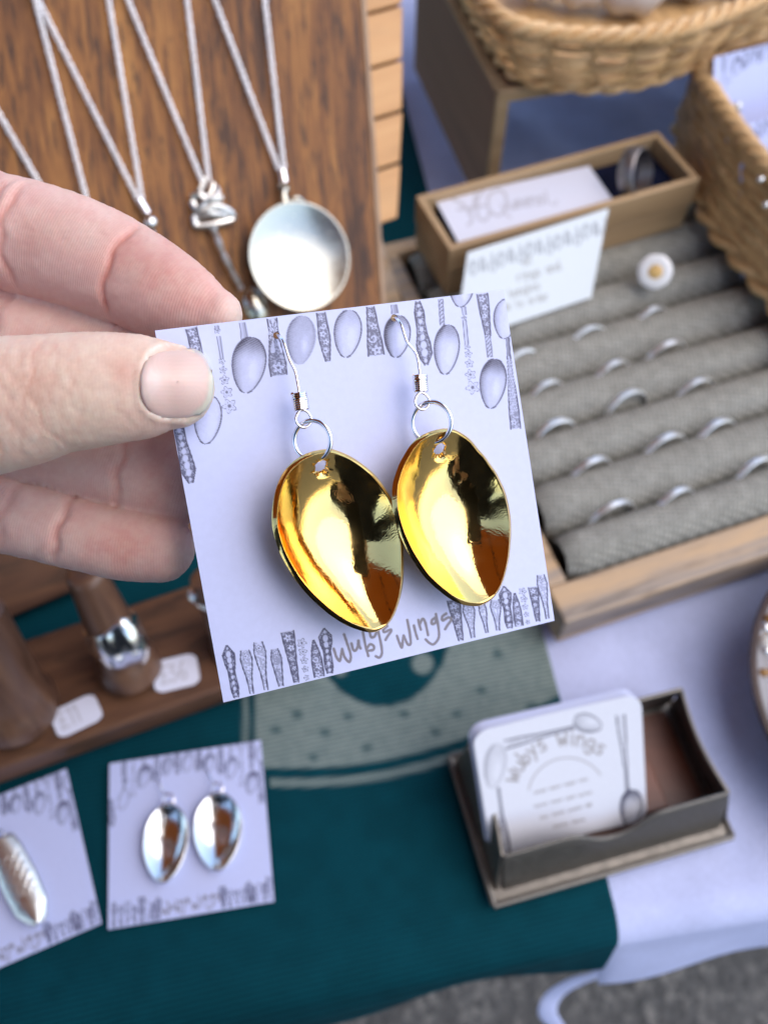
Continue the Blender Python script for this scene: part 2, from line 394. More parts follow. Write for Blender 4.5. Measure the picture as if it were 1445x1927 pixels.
rn = cloth_sheet('table_runner', M['teal'], -.42, 0.0, 330, .0022, .075, paint=teal_paint, ng=620, hemf=lambda a: .047*np.exp(a/.035)+.0015*np.sin(a*60), outw=.04, skew=.05)
tag(rn, 'dark teal knitted runner with pale grey circle motif over the tablecloth', 'table runner')
# tie of the cloth that hangs and curls below the hem
P = spline([ad(1215, 1770, .40), ad(1150, 1822, .44), ad(1085, 1846, .47), ad(1043, 1872, .49), ad(1030, 1905, .50), ad(1050, 1935, .52), ad(1080, 1975, .55)], 8)
V, F = tube(P, np.interp(np.linspace(0, 1, len(P)), [0, .3, .7, 1], [.003, .0065, .0055, .003]), 12, flat=.2)
tag(mesh_np('cloth_tie', V, F, M['white_cloth']), 'white cloth tie curling down below the table hem onto view of asphalt', 'cloth tie')

# ================================================================== NECKLACE BOARD
BY = math.radians(26.8); BX = A_(math.cos(BY), math.sin(BY), 0); LEAN = math.radians(45)
BU = A_(-math.sin(BY)*math.cos(LEAN), math.cos(BY)*math.cos(LEAN), math.sin(LEAN)); BN = np.cross(BX, BU)   # BN points to the camera
BO = at(0, 1165, .752)
if BN @ (EYE-BO) < 0: BN = -BN
def bab(px, py, off=0):
    p = hit(px, py, BO+BN*off, BN)-BO; return p@BX, p@BU
def bpt(a, b, off=0): return BO+BX*a+BU*b+BN*off
a1, b1 = bab(690, 0); a2, b2 = bab(725, 540); sl = (a1-a2)/(b1-b2); ar = lambda b: a2+(b-b2)*sl
BT = b1+.075
nb = thing('necklace_board', 'dark brown wooden board leaning upright with silver necklaces hung on it', 'display board', tuple(bpt(.05, 0)))
mb = MB(); mb.add(*prism([bpt(-.13, 0), bpt(ar(0)-.003, 0), bpt(ar(BT)-.003, BT), bpt(-.13, BT)], -BN, .014)); o = mb.build('board', M['board'], nb, 0); bevel(o, .0008)
mb = MB(); mb.add(*prism([bpt(ar(0)-.003, 0, .0002), bpt(ar(0), 0, .0002), bpt(ar(BT), BT, .0002), bpt(ar(BT)-.003, BT, .0002)], -BN, .0144)); bevel(mb.build('edge_strip', M['board_edge'], nb, 0), .0008)
mb = MB(); mb.add(*oblock(bpt(-.13, -.0, .0003), BX, BU, BN, .13+ar(0), .034, .005)); bevel(mb.build('dark_bottom_strip', M['cone_base'], nb, 0), .001)  # darker walnut-toned strip added along the board's lower edge
mb = MB(); mb.add(*oblock(bpt(-.05, .18, -.0145), BX, unit(GT*1-UP*.0), -BU*0+UP, .03, .012, .02))
foot = bpt(-.05, .18, -.0145); mb = MB(); mb.add(*tube([foot, A_(foot[0]-.02, foot[1]+.10, .752)], .007, 10)); mb.build('easel_leg', M['board'], nb)
# pine slats behind the board
ps = thing('slatted_pine_rack', 'light pine rack of horizontal slats standing behind the necklace board', 'display rack', tuple(bpt(ar(0), .02, -.04)))
OFF = -.028
def pab(px, py): p = hit(px, py, BO+BN*OFF, BN)-BO; return p@BX, p@BU
ys = [-200, -92, 8, 111, 208, 306, 412]
E2 = [pab(757-(y > 200)*(y-200)*.04, y) for y in ys]
for k in range(len(ys)-1):
    (at_, bt_), (ab_, bb_) = E2[k], E2[k+1]
    gp = .0007; al = ar(bb_)-.05
    poly = [BO+BX*al+BU*(bb_+gp)+BN*OFF, BO+BX*ab_+BU*(bb_+gp)+BN*OFF, BO+BX*at_+BU*(bt_-gp)+BN*OFF, BO+BX*al+BU*(bt_-gp)+BN*OFF]
    mb = MB(); mb.add(*prism(poly, -BN, .008)); bevel(mb.build('slat', M['pine'], ps, 0), .0005)
mb = MB(); a_, b_ = E2[-1]; mb.add(*prism([BO+BX*(a_-.05)+BU*.0+BN*(OFF-.009), BO+BX*(a_-.008)+BU*.0+BN*(OFF-.009), BO+BX*(a_-.008)+BU*BT+BN*(OFF-.009), BO+BX*(a_-.05)+BU*BT+BN*(OFF-.009)], -BN, .006)); mb.build('back_panel', M['weather'], ps, 0)

# chains: each strand is a run of small interlocked wire links
def chain_strand(p, q, parent, sag=.0, link=.0024):
    p, q = np.asarray(p), np.asarray(q); L = np.linalg.norm(q-p); n = int(L/(link*.56)); d = (q-p)/L
    side = unit(np.cross(d, BN)); th = np.arange(10)*2*math.pi/10; ph = np.arange(5)*2*math.pi/5
    V = []; F = []
    for i in range(n):
        t = (i+.5)/n; c = p+(q-p)*t - BN*sag*4*t*(1-t) + side*.0001*math.sin(i*1.7)
        ang = math.radians(38 if i % 2 else -38)+.15*math.sin(i*.37)
        e1 = d*math.cos(ang*.55)+side*math.sin(ang*.55); e2 = np.cross(e1, BN)*math.cos(ang)+BN*math.sin(ang); e2 = unit(e2-e1*(e2@e1)); e3 = np.cross(e1, e2)
        b = len(V)
        for a in th:
            cc = c+e1*math.cos(a)*link*.62+e2*math.sin(a)*link*.34; o_ = unit(e1*math.cos(a)+e2*math.sin(a))
            for f in ph: V.append(cc+(o_*math.cos(f)+e3*math.sin(f))*.00030)
        for k in range(10):
            for l in range(5):
                F.append((b+k*5+l, b+k*5+(l+1) % 5, b+((k+1) % 10)*5+(l+1) % 5, b+((k+1) % 10)*5+l))
    return tag(mesh_np('chain', V, np.array(F), M['chain'], parent, 0 or 60), kind='stuff')
def bp(px, py, off=.0025): return hit(px, py, BO+BN*off, BN)
def peg(px, py):
    p = bp(px, py, 0); o = mesh_np('hanging_pin', *tube([p, p+BN*.012], .0012, 8), M['silver_dull'], None)
    return o
pins = [peg(62, -18), peg(179, -154), peg(328, -205), peg(470, -250), peg(-160, -60)]
for o, l in zip(pins, ('small pin at the top left of the brown board holding two chains', 'small pin left of centre above the board top', 'small pin centre above the board top', 'small pin right of centre above the board top', 'small pin at the far left edge of the brown board')): tag(o, l, 'pin', 'pins holding the necklaces')
def necklace(label, strands, loc): 
    n = thing('necklace', label, 'necklace', tuple(bp(*loc)), 'silver necklaces hung on the brown board')
    for (a, b) in strands: chain_strand(bp(*a), bp(*b, .003), n, sag=.0004)
    return n
n1 = necklace('leftmost silver chain necklace running down behind the index finger', [((-160, -60), (205, 570)), ((62, -18), (215, 575))], (210, 575))
mesh_np('pendant', *tube([bp(212, 575), bp(228, 640), bp(236, 680)], [.0015, .003, .0012], 10, flat=.4), M['silver'], n1)
n2 = necklace('silver chain necklace ending in a small round bead above the index finger', [((64, -18), (268, 392)), ((179, -154), (268, 378))], (268, 392))
def ball(c, r, seg=16, sq=(1, 1, 1)):
    V = []; F = []
    for i in range(seg//2+1):
        f = math.pi*i/(seg//2)
        for k in range(seg): V.append(np.asarray(c)+A_(math.sin(f)*math.cos(2*math.pi*k/seg)*sq[0], math.sin(f)*math.sin(2*math.pi*k/seg)*sq[1], math.cos(f)*sq[2])*r)
    for i in range(seg//2):
        for k in range(seg): F.append((i*seg+k, (i+1)*seg+k, (i+1)*seg+(k+1) % seg, i*seg+(k+1) % seg))
    return V, F
mesh_np('bail', *tube([bp(262, 376, .003), bp(278, 402, .003)], [.0021, .0018], 12), M['silver_wire'], n2)
mesh_np('bead', *ball(bp(284, 419, .004), .0031), M['silver'], n2)
mesh_np('pendant', *tube([bp(288, 432), bp(300, 470), bp(312, 520)], [.0012, .0022, .001], 10, flat=.5), M['silver'], n2)
n3 = necklace('silver chain necklace with an ornate scrolled spoon handle pendant', [((179, -154), (384, 350)), ((328, -205), (393, 340))], (388, 345))
def wirep(pts, r, parent, name, mat='steel', n=6, seg=8, closed=False): return mesh_np(name, *tube(spline([bp(*p) for p in pts], n), r, seg, closed), M[mat], parent)
mb = MB()
for pts, r in (([(388, 335, .003), (378, 355, .004), (386, 372, .004), (398, 362, .004), (402, 345, .003)], .0010),
               ([(362, 372, .003), (375, 366, .005), (388, 378, .005), (372, 392, .004), (362, 380, .003)], .0016),
               ([(366, 392, .003), (385, 398, .005), (405, 388, .005), (432, 398, .004), (438, 412, .003), (410, 420, .004), (372, 424, .003), (366, 405, .003)], .0015),
               ([(380, 380, .005), (400, 374, .006), (418, 372, .005)], .0013), ([(372, 408, .004), (400, 402, .006), (428, 406, .004)], .0012), ([(404, 350, .003), (411, 360, .004), (406, 372, .005), (416, 378, .004)], .0011)):
    mb.add(*tube(spline([bp(*p) for p in pts], 6), r, 8))
mb.build('scrolled_finial', M['steel'], n3)
P = spline([bp(398, 424, .004), bp(406, 440, .0045), bp(416, 468, .0045), bp(430, 498, .0045), bp(446, 528, .004), bp(455, 545, .004)], 8)
tt = np.linspace(0, 1, len(P)); V, F = tube(P, .0017+.0011*np.abs(np.sin(tt*14))*(1-tt*.5), 12, flat=.6); mesh_np('spoon_handle', V, F, M['steel'], n3)
# round bowl and small bowl: open dishes with their convex or concave side to the viewer
def dish(parent, name, mat, outline, c, n, depth, th=.0006, rad=26, power=2.3, concave=True, hole=None, holr=0, rimlift=None):
    """outline: (N,3) rim points; c centre; n towards the viewer"""
    outline = np.asarray(outline); N = len(outline); r = np.linspace(0, 1, rad)**.8; r[0] = 0.0
    V = []; 
    for k in range(1, rad):
        V.append(c+(outline-c)*r[k])
    V = np.array(V); sgn = -1 if concave else 1
    prof = 1-r[1:]**power
    V = V+(n*sgn*depth)[None, None, :]*prof[:, None, None]
    base = np.vstack([[c+n*sgn*depth], V.reshape(-1, 3)])
    F = [(0, 1+k, 1+(k+1) % N) for k in range(N)]
    for k in range(rad-2):
        for j in range(N): a = 1+k*N; F.append((a+j, a+N+j, a+N+(j+1) % N, a+(j+1) % N))
    if hole is not None:
        d = base-hole; d = d-np.outer(d@n, n); dist = np.linalg.norm(d, axis=1)
        F = [f for f in F if np.mean(dist[list(f)]) > holr]
        m = (dist < holr*1.35) & (dist > holr*.5)
        base[m] += d[m]/dist[m][:, None]*(holr-dist[m])[:, None]
    o = mesh_np(name, base, F, mat, parent, 60)
    s = o.modifiers.new('thickness', 'SOLIDIFY'); s.thickness = th; s.offset = 0
    if th > .0004: bevel(o, th*(.3 if hole is None else .15), 2)
    return o
n4 = necklace('silver chain necklace with a large round polished spoon bowl pendant', [((328, -205), (527, 325)), ((470, -250), (536, 330))], (531, 330))
c = bp(565, 483, .011); rr = np.linalg.norm(bp(660, 483, .011)-c)*.97; th = np.linspace(0, 2*math.pi, 72, endpoint=False)
dish(n4, 'spoon_bowl', M['silver_dull'], [c+BX*math.cos(t)*rr*.99+BU*math.sin(t)*rr*1.02 for t in th], c, BN, .0040, .0008, 30, 2.0, concave=True)
mesh_np('bowl_rim', *tube([c+BX*math.cos(t)*rr*.99+BU*math.sin(t)*rr*1.02 for t in th], .00045, 10, True), M['silver_dull'], n4)
mesh_np('bail', *tube([bp(531, 322, .004), bp(535, 345, .005)], [.0021, .0021], 12), M['silver_wire'], n4)
mesh_np('stem_stub', *tube(spline([bp(524, 352, .004), bp(540, 356, .005), bp(535, 362, .005), bp(538, 385, .005)], 4), [.0022]*9+[.0022, .0026, .003, .0034], 12, flat=.7), M['silver_dull'], n4)
mesh_np('rim_scroll', *tube(spline([bp(545, 380, .008), bp(560, 374, .008), bp(572, 384, .007)], 6), .0012, 8), M['silver_dull'], n4)
c = bp(483, 578, .003); dish(n3, 'spoon_bowl', M['silver_dull'], [c+(BX*math.cos(t)*.0052+BU*math.sin(t)*.0085) for t in th], c, BN, .003, .0006, 14, 2, concave=False)

# ================================================================== RING TRAY
TY = math.radians(19.5); TU = A_(math.cos(TY), math.sin(TY), 0); TN = A_(-math.sin(TY), math.cos(TY), 0)
gap_px = [(1267, 1030, 'A'), (1250, 947, 'B'), (1225, 852, 'C'), (1219, 768, 'D'), (1212, 685, 'E'), (1193, 604, 'F'), (1240, 520, 'G'), (1220, 447, 'H')]
offs = [at(x, y, .768)@TN for x, y, _ in gap_px]; offs.append(offs[-1]+.026)
tl = at(1045, 1212, .75); f0 = tl@TN; u0 = tl@TU
UL = .26; zt = .7725
def tp(u, n, z): return TU*u+TN*n+UP*z
tr = thing('ring_tray', 'weathered wooden tray lined with grey linen rollers holding silver rings', 'ring tray', tuple(tp(u0+.1, f0+.1, .75)))
nb_ = offs[-1]+.004
for a, b in (((u0, f0), (UL, offs[0]-.001-f0)), ((u0, nb_), (UL, .009))):
    mb = MB(); mb.add(*oblock(tp(a[0], a[1], .751), TU, TN, UP, b[0], b[1], zt-.751)); bevel(mb.build('rail', M['weather'], tr, 0), .0012)
for u in (u0, u0+UL-.009):
    mb = MB(); mb.add(*oblock(tp(u, offs[0]-.001, .751), TU, TN, UP, .009, nb_-offs[0]+.001, zt-.751+.0004)); bevel(mb.build('rail', M['weather'], tr, 0), .001)
mb = MB(); mb.add(*oblock(tp(u0+.009, offs[0], .752), TU, TN, UP, UL-.018, nb_-offs[0], .004)); mb.build('tray_bottom', M['darkbox'], tr, 0)
for k in range(len(offs)-1):
    n0, n1_ = offs[k], offs[k+1]; wv = n1_-n0; cc = (n0+n1_)/2
    us = np.linspace(u0+.0115, u0+UL-.0115, 90); th2 = np.linspace(-math.pi/2-1.2, math.pi/2+1.2, 30)
    V = []
    for i, u in enumerate(us):
        e = min(i, len(us)-1-i); q = min(1, .8+.2*math.sqrt(min(e, 3)/3)) if e < 3 else 1
        for t in th2:
            x = math.sin(t); y = math.cos(t)
            sx = np.sign(x)*abs(x)**.92; sy = np.sign(y)*abs(y)**.95
            wob = .0002*math.sin(u*90+k*2)+.0001*math.sin(u*210+k)
            V.append(tp(u, cc+sx*(wv*.5-.0002)*q, .7665+sy*(.0145+wob)*q))
    o = mesh_np('roller', V, grid(len(us), len(th2)), M['linen'], tr, 60)
# rings standing in the grooves
def ring_mesh(R, w_, t_, name='band'):
    prof = [(-w_/2, 0), (-w_/2*.8, t_*.8), (0, t_), (w_/2*.8, t_*.8), (w_/2, 0), (0, -t_*.25)]
    V = []; F = []; N = 48; K = len(prof)
    for i in range(N):
        a = 2*math.pi*i/N
        for (x, y) in prof: V.append(((R+y)*math.cos(a), x, (R+y)*math.sin(a)))
    for i in range(N):
        for k in range(K): F.append((i*K+k, i*K+(k+1) % K, ((i+1) % N)*K+(k+1) % K, ((i+1) % N)*K+k))
    return V, F
rings = [(1109, 638, 'dull silver ring third from the front left card in the upper grooves'), (1226, 598, ''), (985, 682, ''), (1028, 739, ''), (1151, 702, ''), (1253, 662, ''), (1047, 814, ''), (1182, 761, ''), (1310, 733, ''), (1112, 883, ''), (1253, 841, ''), (1350, 814, ''), (1151, 967, ''), (1272, 942, ''), (1425, 889, '')]
rlab = ['thin silver ring level with the white flower ring, nearer the held card', 'thin silver ring right below the white flower ring', 'silver ring half hidden by the right edge of the held card',
        'dull silver ring in the third row nearest the held card', 'silver ring in the third row, middle of its three', 'silver ring in the third row, furthest from the held card',
        'wide silver ring in the fourth row nearest the held card', 'silver ring in the fourth row, middle of its three', 'silver ring in the fourth row, furthest from the held card',
        'bright silver ring in the fifth row nearest the held card', 'bright silver ring in the fifth row, middle of its three', 'notched silver ring in the fifth row, furthest right',
        'silver ring in the front groove nearest the held card', 'silver ring in the front groove, middle of its three', 'silver ring in the front groove at the right edge of the photo']
r0 = None
for i, ((x, y, _), lab) in enumerate(zip(rings, rlab)):
    if r0 is None:
        V, F = ring_mesh(.0108, .0027, .0008); r0 = mesh_np('ring', V, F, M['ring_silver'], None, 50); o = r0
    else: o = r0.copy(); COL.objects.link(o)
    p = at(x, y, .7775); o.location = (p[0], p[1], .7724); o.rotation_euler = (random.uniform(-.3, .0), 0, TY+math.radians(7)+random.uniform(-.06, .06))
    s = random.uniform(.94, 1.06); o.scale = (s, random.uniform(.85, 1.2), s)
    tag(o, lab, 'ring', 'silver rings in the linen grooves')
fr = thing('flower_ring', 'silver ring topped with a white disc and ochre centre, on the linen rollers', 'ring', tuple(at(1232, 512, .79)))
p = at(1215, 530, .775); V, F = ring_mesh(.0093, .0022, .0008); Rm = np.array(Matrix.Rotation(TY+.3, 3, 'Z'))
mesh_np('band', np.array(V)@Rm.T+p, F, M['silver_dull'], fr)
c = at(1232, 511, .792); nn = unit(EYE-c); e1 = unit(np.cross(nn, UP)); e2 = np.cross(nn, e1)
V = []; NP = 72
for rr_, hh in ((0, .0012), (.35, .0012), (.7, .0022), (1, .0006), (.97, -.0006)):
    for k in range(NP):
        a = 2*math.pi*k/NP; q = rr_*(1+.012*math.cos(a*7)*(rr_ > .5)); V.append(c+(e1*math.cos(a)+e2*math.sin(a))*q*.0083+nn*hh)
F = [(i*NP+k, (i+1)*NP+k, (i+1)*NP+(k+1) % NP, i*NP+(k+1) % NP) for i in range(4) for k in range(NP)]
mesh_np('disc', V, F, M['white_enamel'], fr, 60)
V, F = ball(c+nn*.0019+e1*-.0002, .0042, 14, (1, 1, .9)); V = [np.asarray(v)+nn*0 for v in V]; V = [c+(np.asarray(v)-c)-nn*((np.asarray(v)-c)@nn)*.6 for v in V]
mesh_np('centre', V, F, M['ochre'], fr)
# ================================================================== PRINTED CARD ARTWORK
def par_quad(q, size):
    r = np.array([[(x-722.5)/FPX, (y-963.5)/FPX, 1] for x, y in q])
    z = np.linalg.solve(np.stack([-r[1], r[2], -r[3]], 1), -r[0]); P = r*np.array([1, *z])[:, None]
    P *= size/np.linalg.norm(P[1]-P[0]); return P@RC+EYE
CP = par_quad([(292, 622), (947, 545), (1043, 1168), (421, 1322)], .06)
CU = CP[1]-CP[0]; CV = CP[3]-CP[0]; CNn = unit(np.cross(CU, CV)); CNn = CNn if CNn@(EYE-CP[0]) > 0 else -CNn
def K(px, py, h=0): return hit(px, py, CP[0]+CNn*h, CNn)
def card_xy(u, v):
    P = CP[0]+u[..., None]*CU+v[..., None]*CV; x, y, _ = proj(P); return x, y
BASE = A_(.525, .57, .83); INK = A_(.018, .016, .06); GRY = A_(.19, .175, .215)
class Ink:
    def __init__(s, X, Y, fine=True): s.X, s.Y = X, Y; s.k = np.zeros_like(X); s.g = np.zeros_like(X); s.fine = fine
    def loc(s, x0, y0, x1, y1):
        L = math.hypot(x1-x0, y1-y0); dx, dy = (x1-x0)/L, (y1-y0)/L
        return ((s.X-x0)*dx+(s.Y-y0)*dy)/L, (s.X-x0)*dy-(s.Y-y0)*dx, L     # along 0..1, across (+ = right)
    def put(s, m, tone): s.k = np.where(m > 0, s.k*(1-m)+tone*m, s.k)
    def flower(s, cx, cy, R, ph=0, dark=True):
        d = np.hypot(s.X-cx, s.Y-cy); a = np.arctan2(s.Y-cy, s.X-cx)
        rr = R*(.78+.22*np.cos(5*a+ph)); m = 1-sstep(rr-1, rr+1, d)
        out = (1-sstep(0, 1.5, np.abs(d-rr)))*.8
        pet = .5*(1-sstep(0, .35, np.abs(np.sin(2.5*a+ph/2))))*(d < R*.6)*(d > R*.2)
        cen = 1-sstep(R*.16, R*.32, d)
        s.put(m, np.clip(.06+pet+cen*.75, 0, 1)); s.k = np.maximum(s.k, out)
    def handle(s, x0, y0, x1, y1, ws, tone=.85, deco='mix', seed=0, lw=1.2):
        t, c, L = s.loc(x0, y0, x1, y1); w = np.interp(t, np.linspace(0, 1, len(ws)), ws)
        m = sstep(-1, 1, w-np.abs(c))*sstep(-1.5, 1.5, t*L)*sstep(-1.5, 1.5, (1-t)*L)
        if m.max() <= 0: return
        tex = tone-.35*(vnoise(s.X*.42+seed*13, s.Y*.42, seed) > .62)*1.0-.12*vnoise(s.X*.8, s.Y*.8, seed+1)
        s.put(m, np.clip(tex, 0, 1))
        W = max(ws)
        if 'f' in deco or deco == 'mix':
            n = max(2, int(L/(W*1.35)))
            for i in range(n):
                tt = (i+.6)/n; ww = np.interp(tt, np.linspace(0, 1, len(ws)), ws)*.72
                if ww < 1.8: continue
                off = (1 if i % 2 else -1)*ww*.22; dx, dy = (x1-x0)/L, (y1-y0)/L
                if (i+seed) % 3 == 2 and deco == 'mix': s.scroll(x0+dx*tt*L+dy*off, y0+dy*tt*L-dx*off, ww, seed+i, m)
                else: s.flower(x0+dx*tt*L+dy*off, y0+dy*tt*L-dx*off, ww, seed)
        if deco == 'blobs':
            n = int(L/(W*.95)); dx, dy = (x1-x0)/L, (y1-y0)/L
            for i in range(n):
                tt = (i+.5)/n; ww = np.interp(tt, np.linspace(0, 1, len(ws)), ws)*.42
                d = np.hypot((s.X-x0-dx*tt*L), (s.Y-y0-dy*tt*L)*.75); s.put((1-sstep(ww-1, ww+1, d))*m, .12)
        ed = (1-sstep(lw*.6, lw*1.6, np.abs(w-np.abs(c))))*(t > -.01)*(t < 1.01); s.k = np.maximum(s.k, ed*.95)
    def scroll(s, cx, cy, R, seed, m):
        d = np.hypot(s.X-cx, s.Y-cy); a = np.arctan2(s.Y-cy, s.X-cx)
        sp = (1-sstep(.8, 1.9, np.abs((d-R*.25-(a+math.pi)/(2*math.pi)*R*.7))))*(d < R); s.put(sp*m, .1)
    def stem(s, x0, y0, x1, y1, w0, w1, twist=False, tone=.35):
        t, c, L = s.loc(x0, y0, x1, y1); w = w0+(w1-w0)*t
        m = sstep(-.8, .8, w-np.abs(c))*(t > 0)*(t < 1)
        tn = tone+.25*np.clip(c/np.maximum(w, .1), -1, 1)
        if twist: tn = .15+.6*(np.sin(t*L*.9+c*.9) > .1)
        s.put(m, np.clip(tn, 0, 1)); s.k = np.maximum(s.k, (1-sstep(.5, 1.4, np.abs(w-np.abs(c))))*(t > 0)*(t < 1)*.8)
    def bowl(s, cx, cy, W, Hh, tilt=-.1, dark=.35, side=.35, top=.6, seed=1, flat=.16, outline=.95):
        ca, sa = math.cos(tilt), math.sin(tilt); dx, dy = s.X-cx, s.Y-cy
        x = dx*ca-dy*sa; y = dx*sa+dy*ca
        yy = y/Hh; wid = W*np.sqrt(np.clip(1-yy*yy, 0, 1))*(1-flat*yy-.06*yy*yy)
        e = np.abs(x)/np.maximum(wid, .01); m = sstep(-1, 1, wid-np.abs(x))*(np.abs(yy) < 1)
        if m.max() <= 0: return
        hatch = .5+.5*np.sin(y*2.4+.6*vnoise(s.X*.2, s.Y*.2, seed))
        sh = side*sstep(.25, 1, -x/np.maximum(wid, .1))+top*sstep(.15, .95, -yy)+.25*sstep(.7, 1, e)
        tn = dark*.35+sh*(.55+.45*hatch)+.10*vnoise(s.X*.5, s.Y*.5, seed)
        tn = tn-.25*np.exp(-(((x-W*.3)/(W*.25))**2+((yy-.2)/.35)**2))
        s.put(m, np.clip(tn*1.1, 0, 1)); lim = 2.1 if outline > .5 else 1.6
        s.k = np.maximum(s.k, (1-sstep(.6, lim, np.abs(wid-np.abs(x))*np.where(np.abs(yy) > .9, .5, 1)))*(np.abs(yy) < 1)*outline)
    def stroke(s, pts, w, grey=True):
        if len(pts) > 2:
            P = spline([(a, b, 0) for a, b in pts], 5)[:, :2]
        else: P = np.array(pts, float)
        d = np.full_like(s.X, 1e9)
        x0, y0 = P.min(0)-w*2; x1, y1 = P.max(0)+w*2
        sel = (s.X > x0) & (s.X < x1) & (s.Y > y0) & (s.Y < y1); X, Y = s.X[sel], s.Y[sel]; dm = np.full_like(X, 1e9)
        for a, b in zip(P[:-1], P[1:]):
            v = b-a; L2 = max(v@v, 1e-9); t = np.clip(((X-a[0])*v[0]+(Y-a[1])*v[1])/L2, 0, 1)
            dm = np.minimum(dm, np.hypot(X-a[0]-v[0]*t, Y-a[1]-v[1]*t))
        d[sel] = dm; m = 1-sstep(w-.7, w+.7, d)
        if grey: s.g = np.maximum(s.g, m)
        else: s.k = np.maximum(s.k, m*.8)
    def color(s):
        k = (np.clip(s.k, 0, 1)[..., None])**1.0; c = BASE*(1-k)+INK*k; g = s.g[..., None]; return (c*(1-g)+GRY*g).reshape(-1, 3)
def wubys(s, w=2.6):
    T = lambda L: [(580+x*.2076, 1100+y*.2076) for x, y in L]
    for L in ([(232, 582), (255, 655), (285, 692), (298, 640), (308, 585)], [(308, 585), (328, 655), (372, 702), (385, 640), (355, 540), (325, 452)],
              [(392, 535), (405, 585), (425, 600), (448, 565), (455, 508)], [(455, 508), (462, 555), (474, 578)],
              [(495, 430), (518, 550), (545, 648)], [(528, 585), (560, 542), (595, 560), (588, 592), (545, 600)],
              [(556, 432), (572, 478), (600, 470), (622, 425)], [(632, 420), (658, 530), (668, 620), (645, 662), (612, 650)],
              [(716, 376), (682, 408), (690, 432), (745, 408), (750, 425), (722, 465), (700, 502)],
              [(804, 466), (828, 535), (848, 572), (856, 515), (864, 462)], [(864, 462), (882, 505), (905, 545), (928, 530), (918, 430), (897, 322)],
              [(957, 372), (972, 435), (990, 492)], [(998, 322), (1008, 370), (1020, 408)], [(1008, 365), (1035, 312), (1060, 345), (1085, 458)],
              [(1150, 300), (1120, 325), (1122, 358), (1152, 345), (1160, 300)], [(1156, 268), (1178, 380), (1182, 480), (1138, 540), (1098, 530), (1064, 498)],
              [(1250, 264), (1215, 290), (1218, 325), (1270, 298), (1297, 318), (1262, 368), (1240, 405)]): s.stroke(T(L), w)
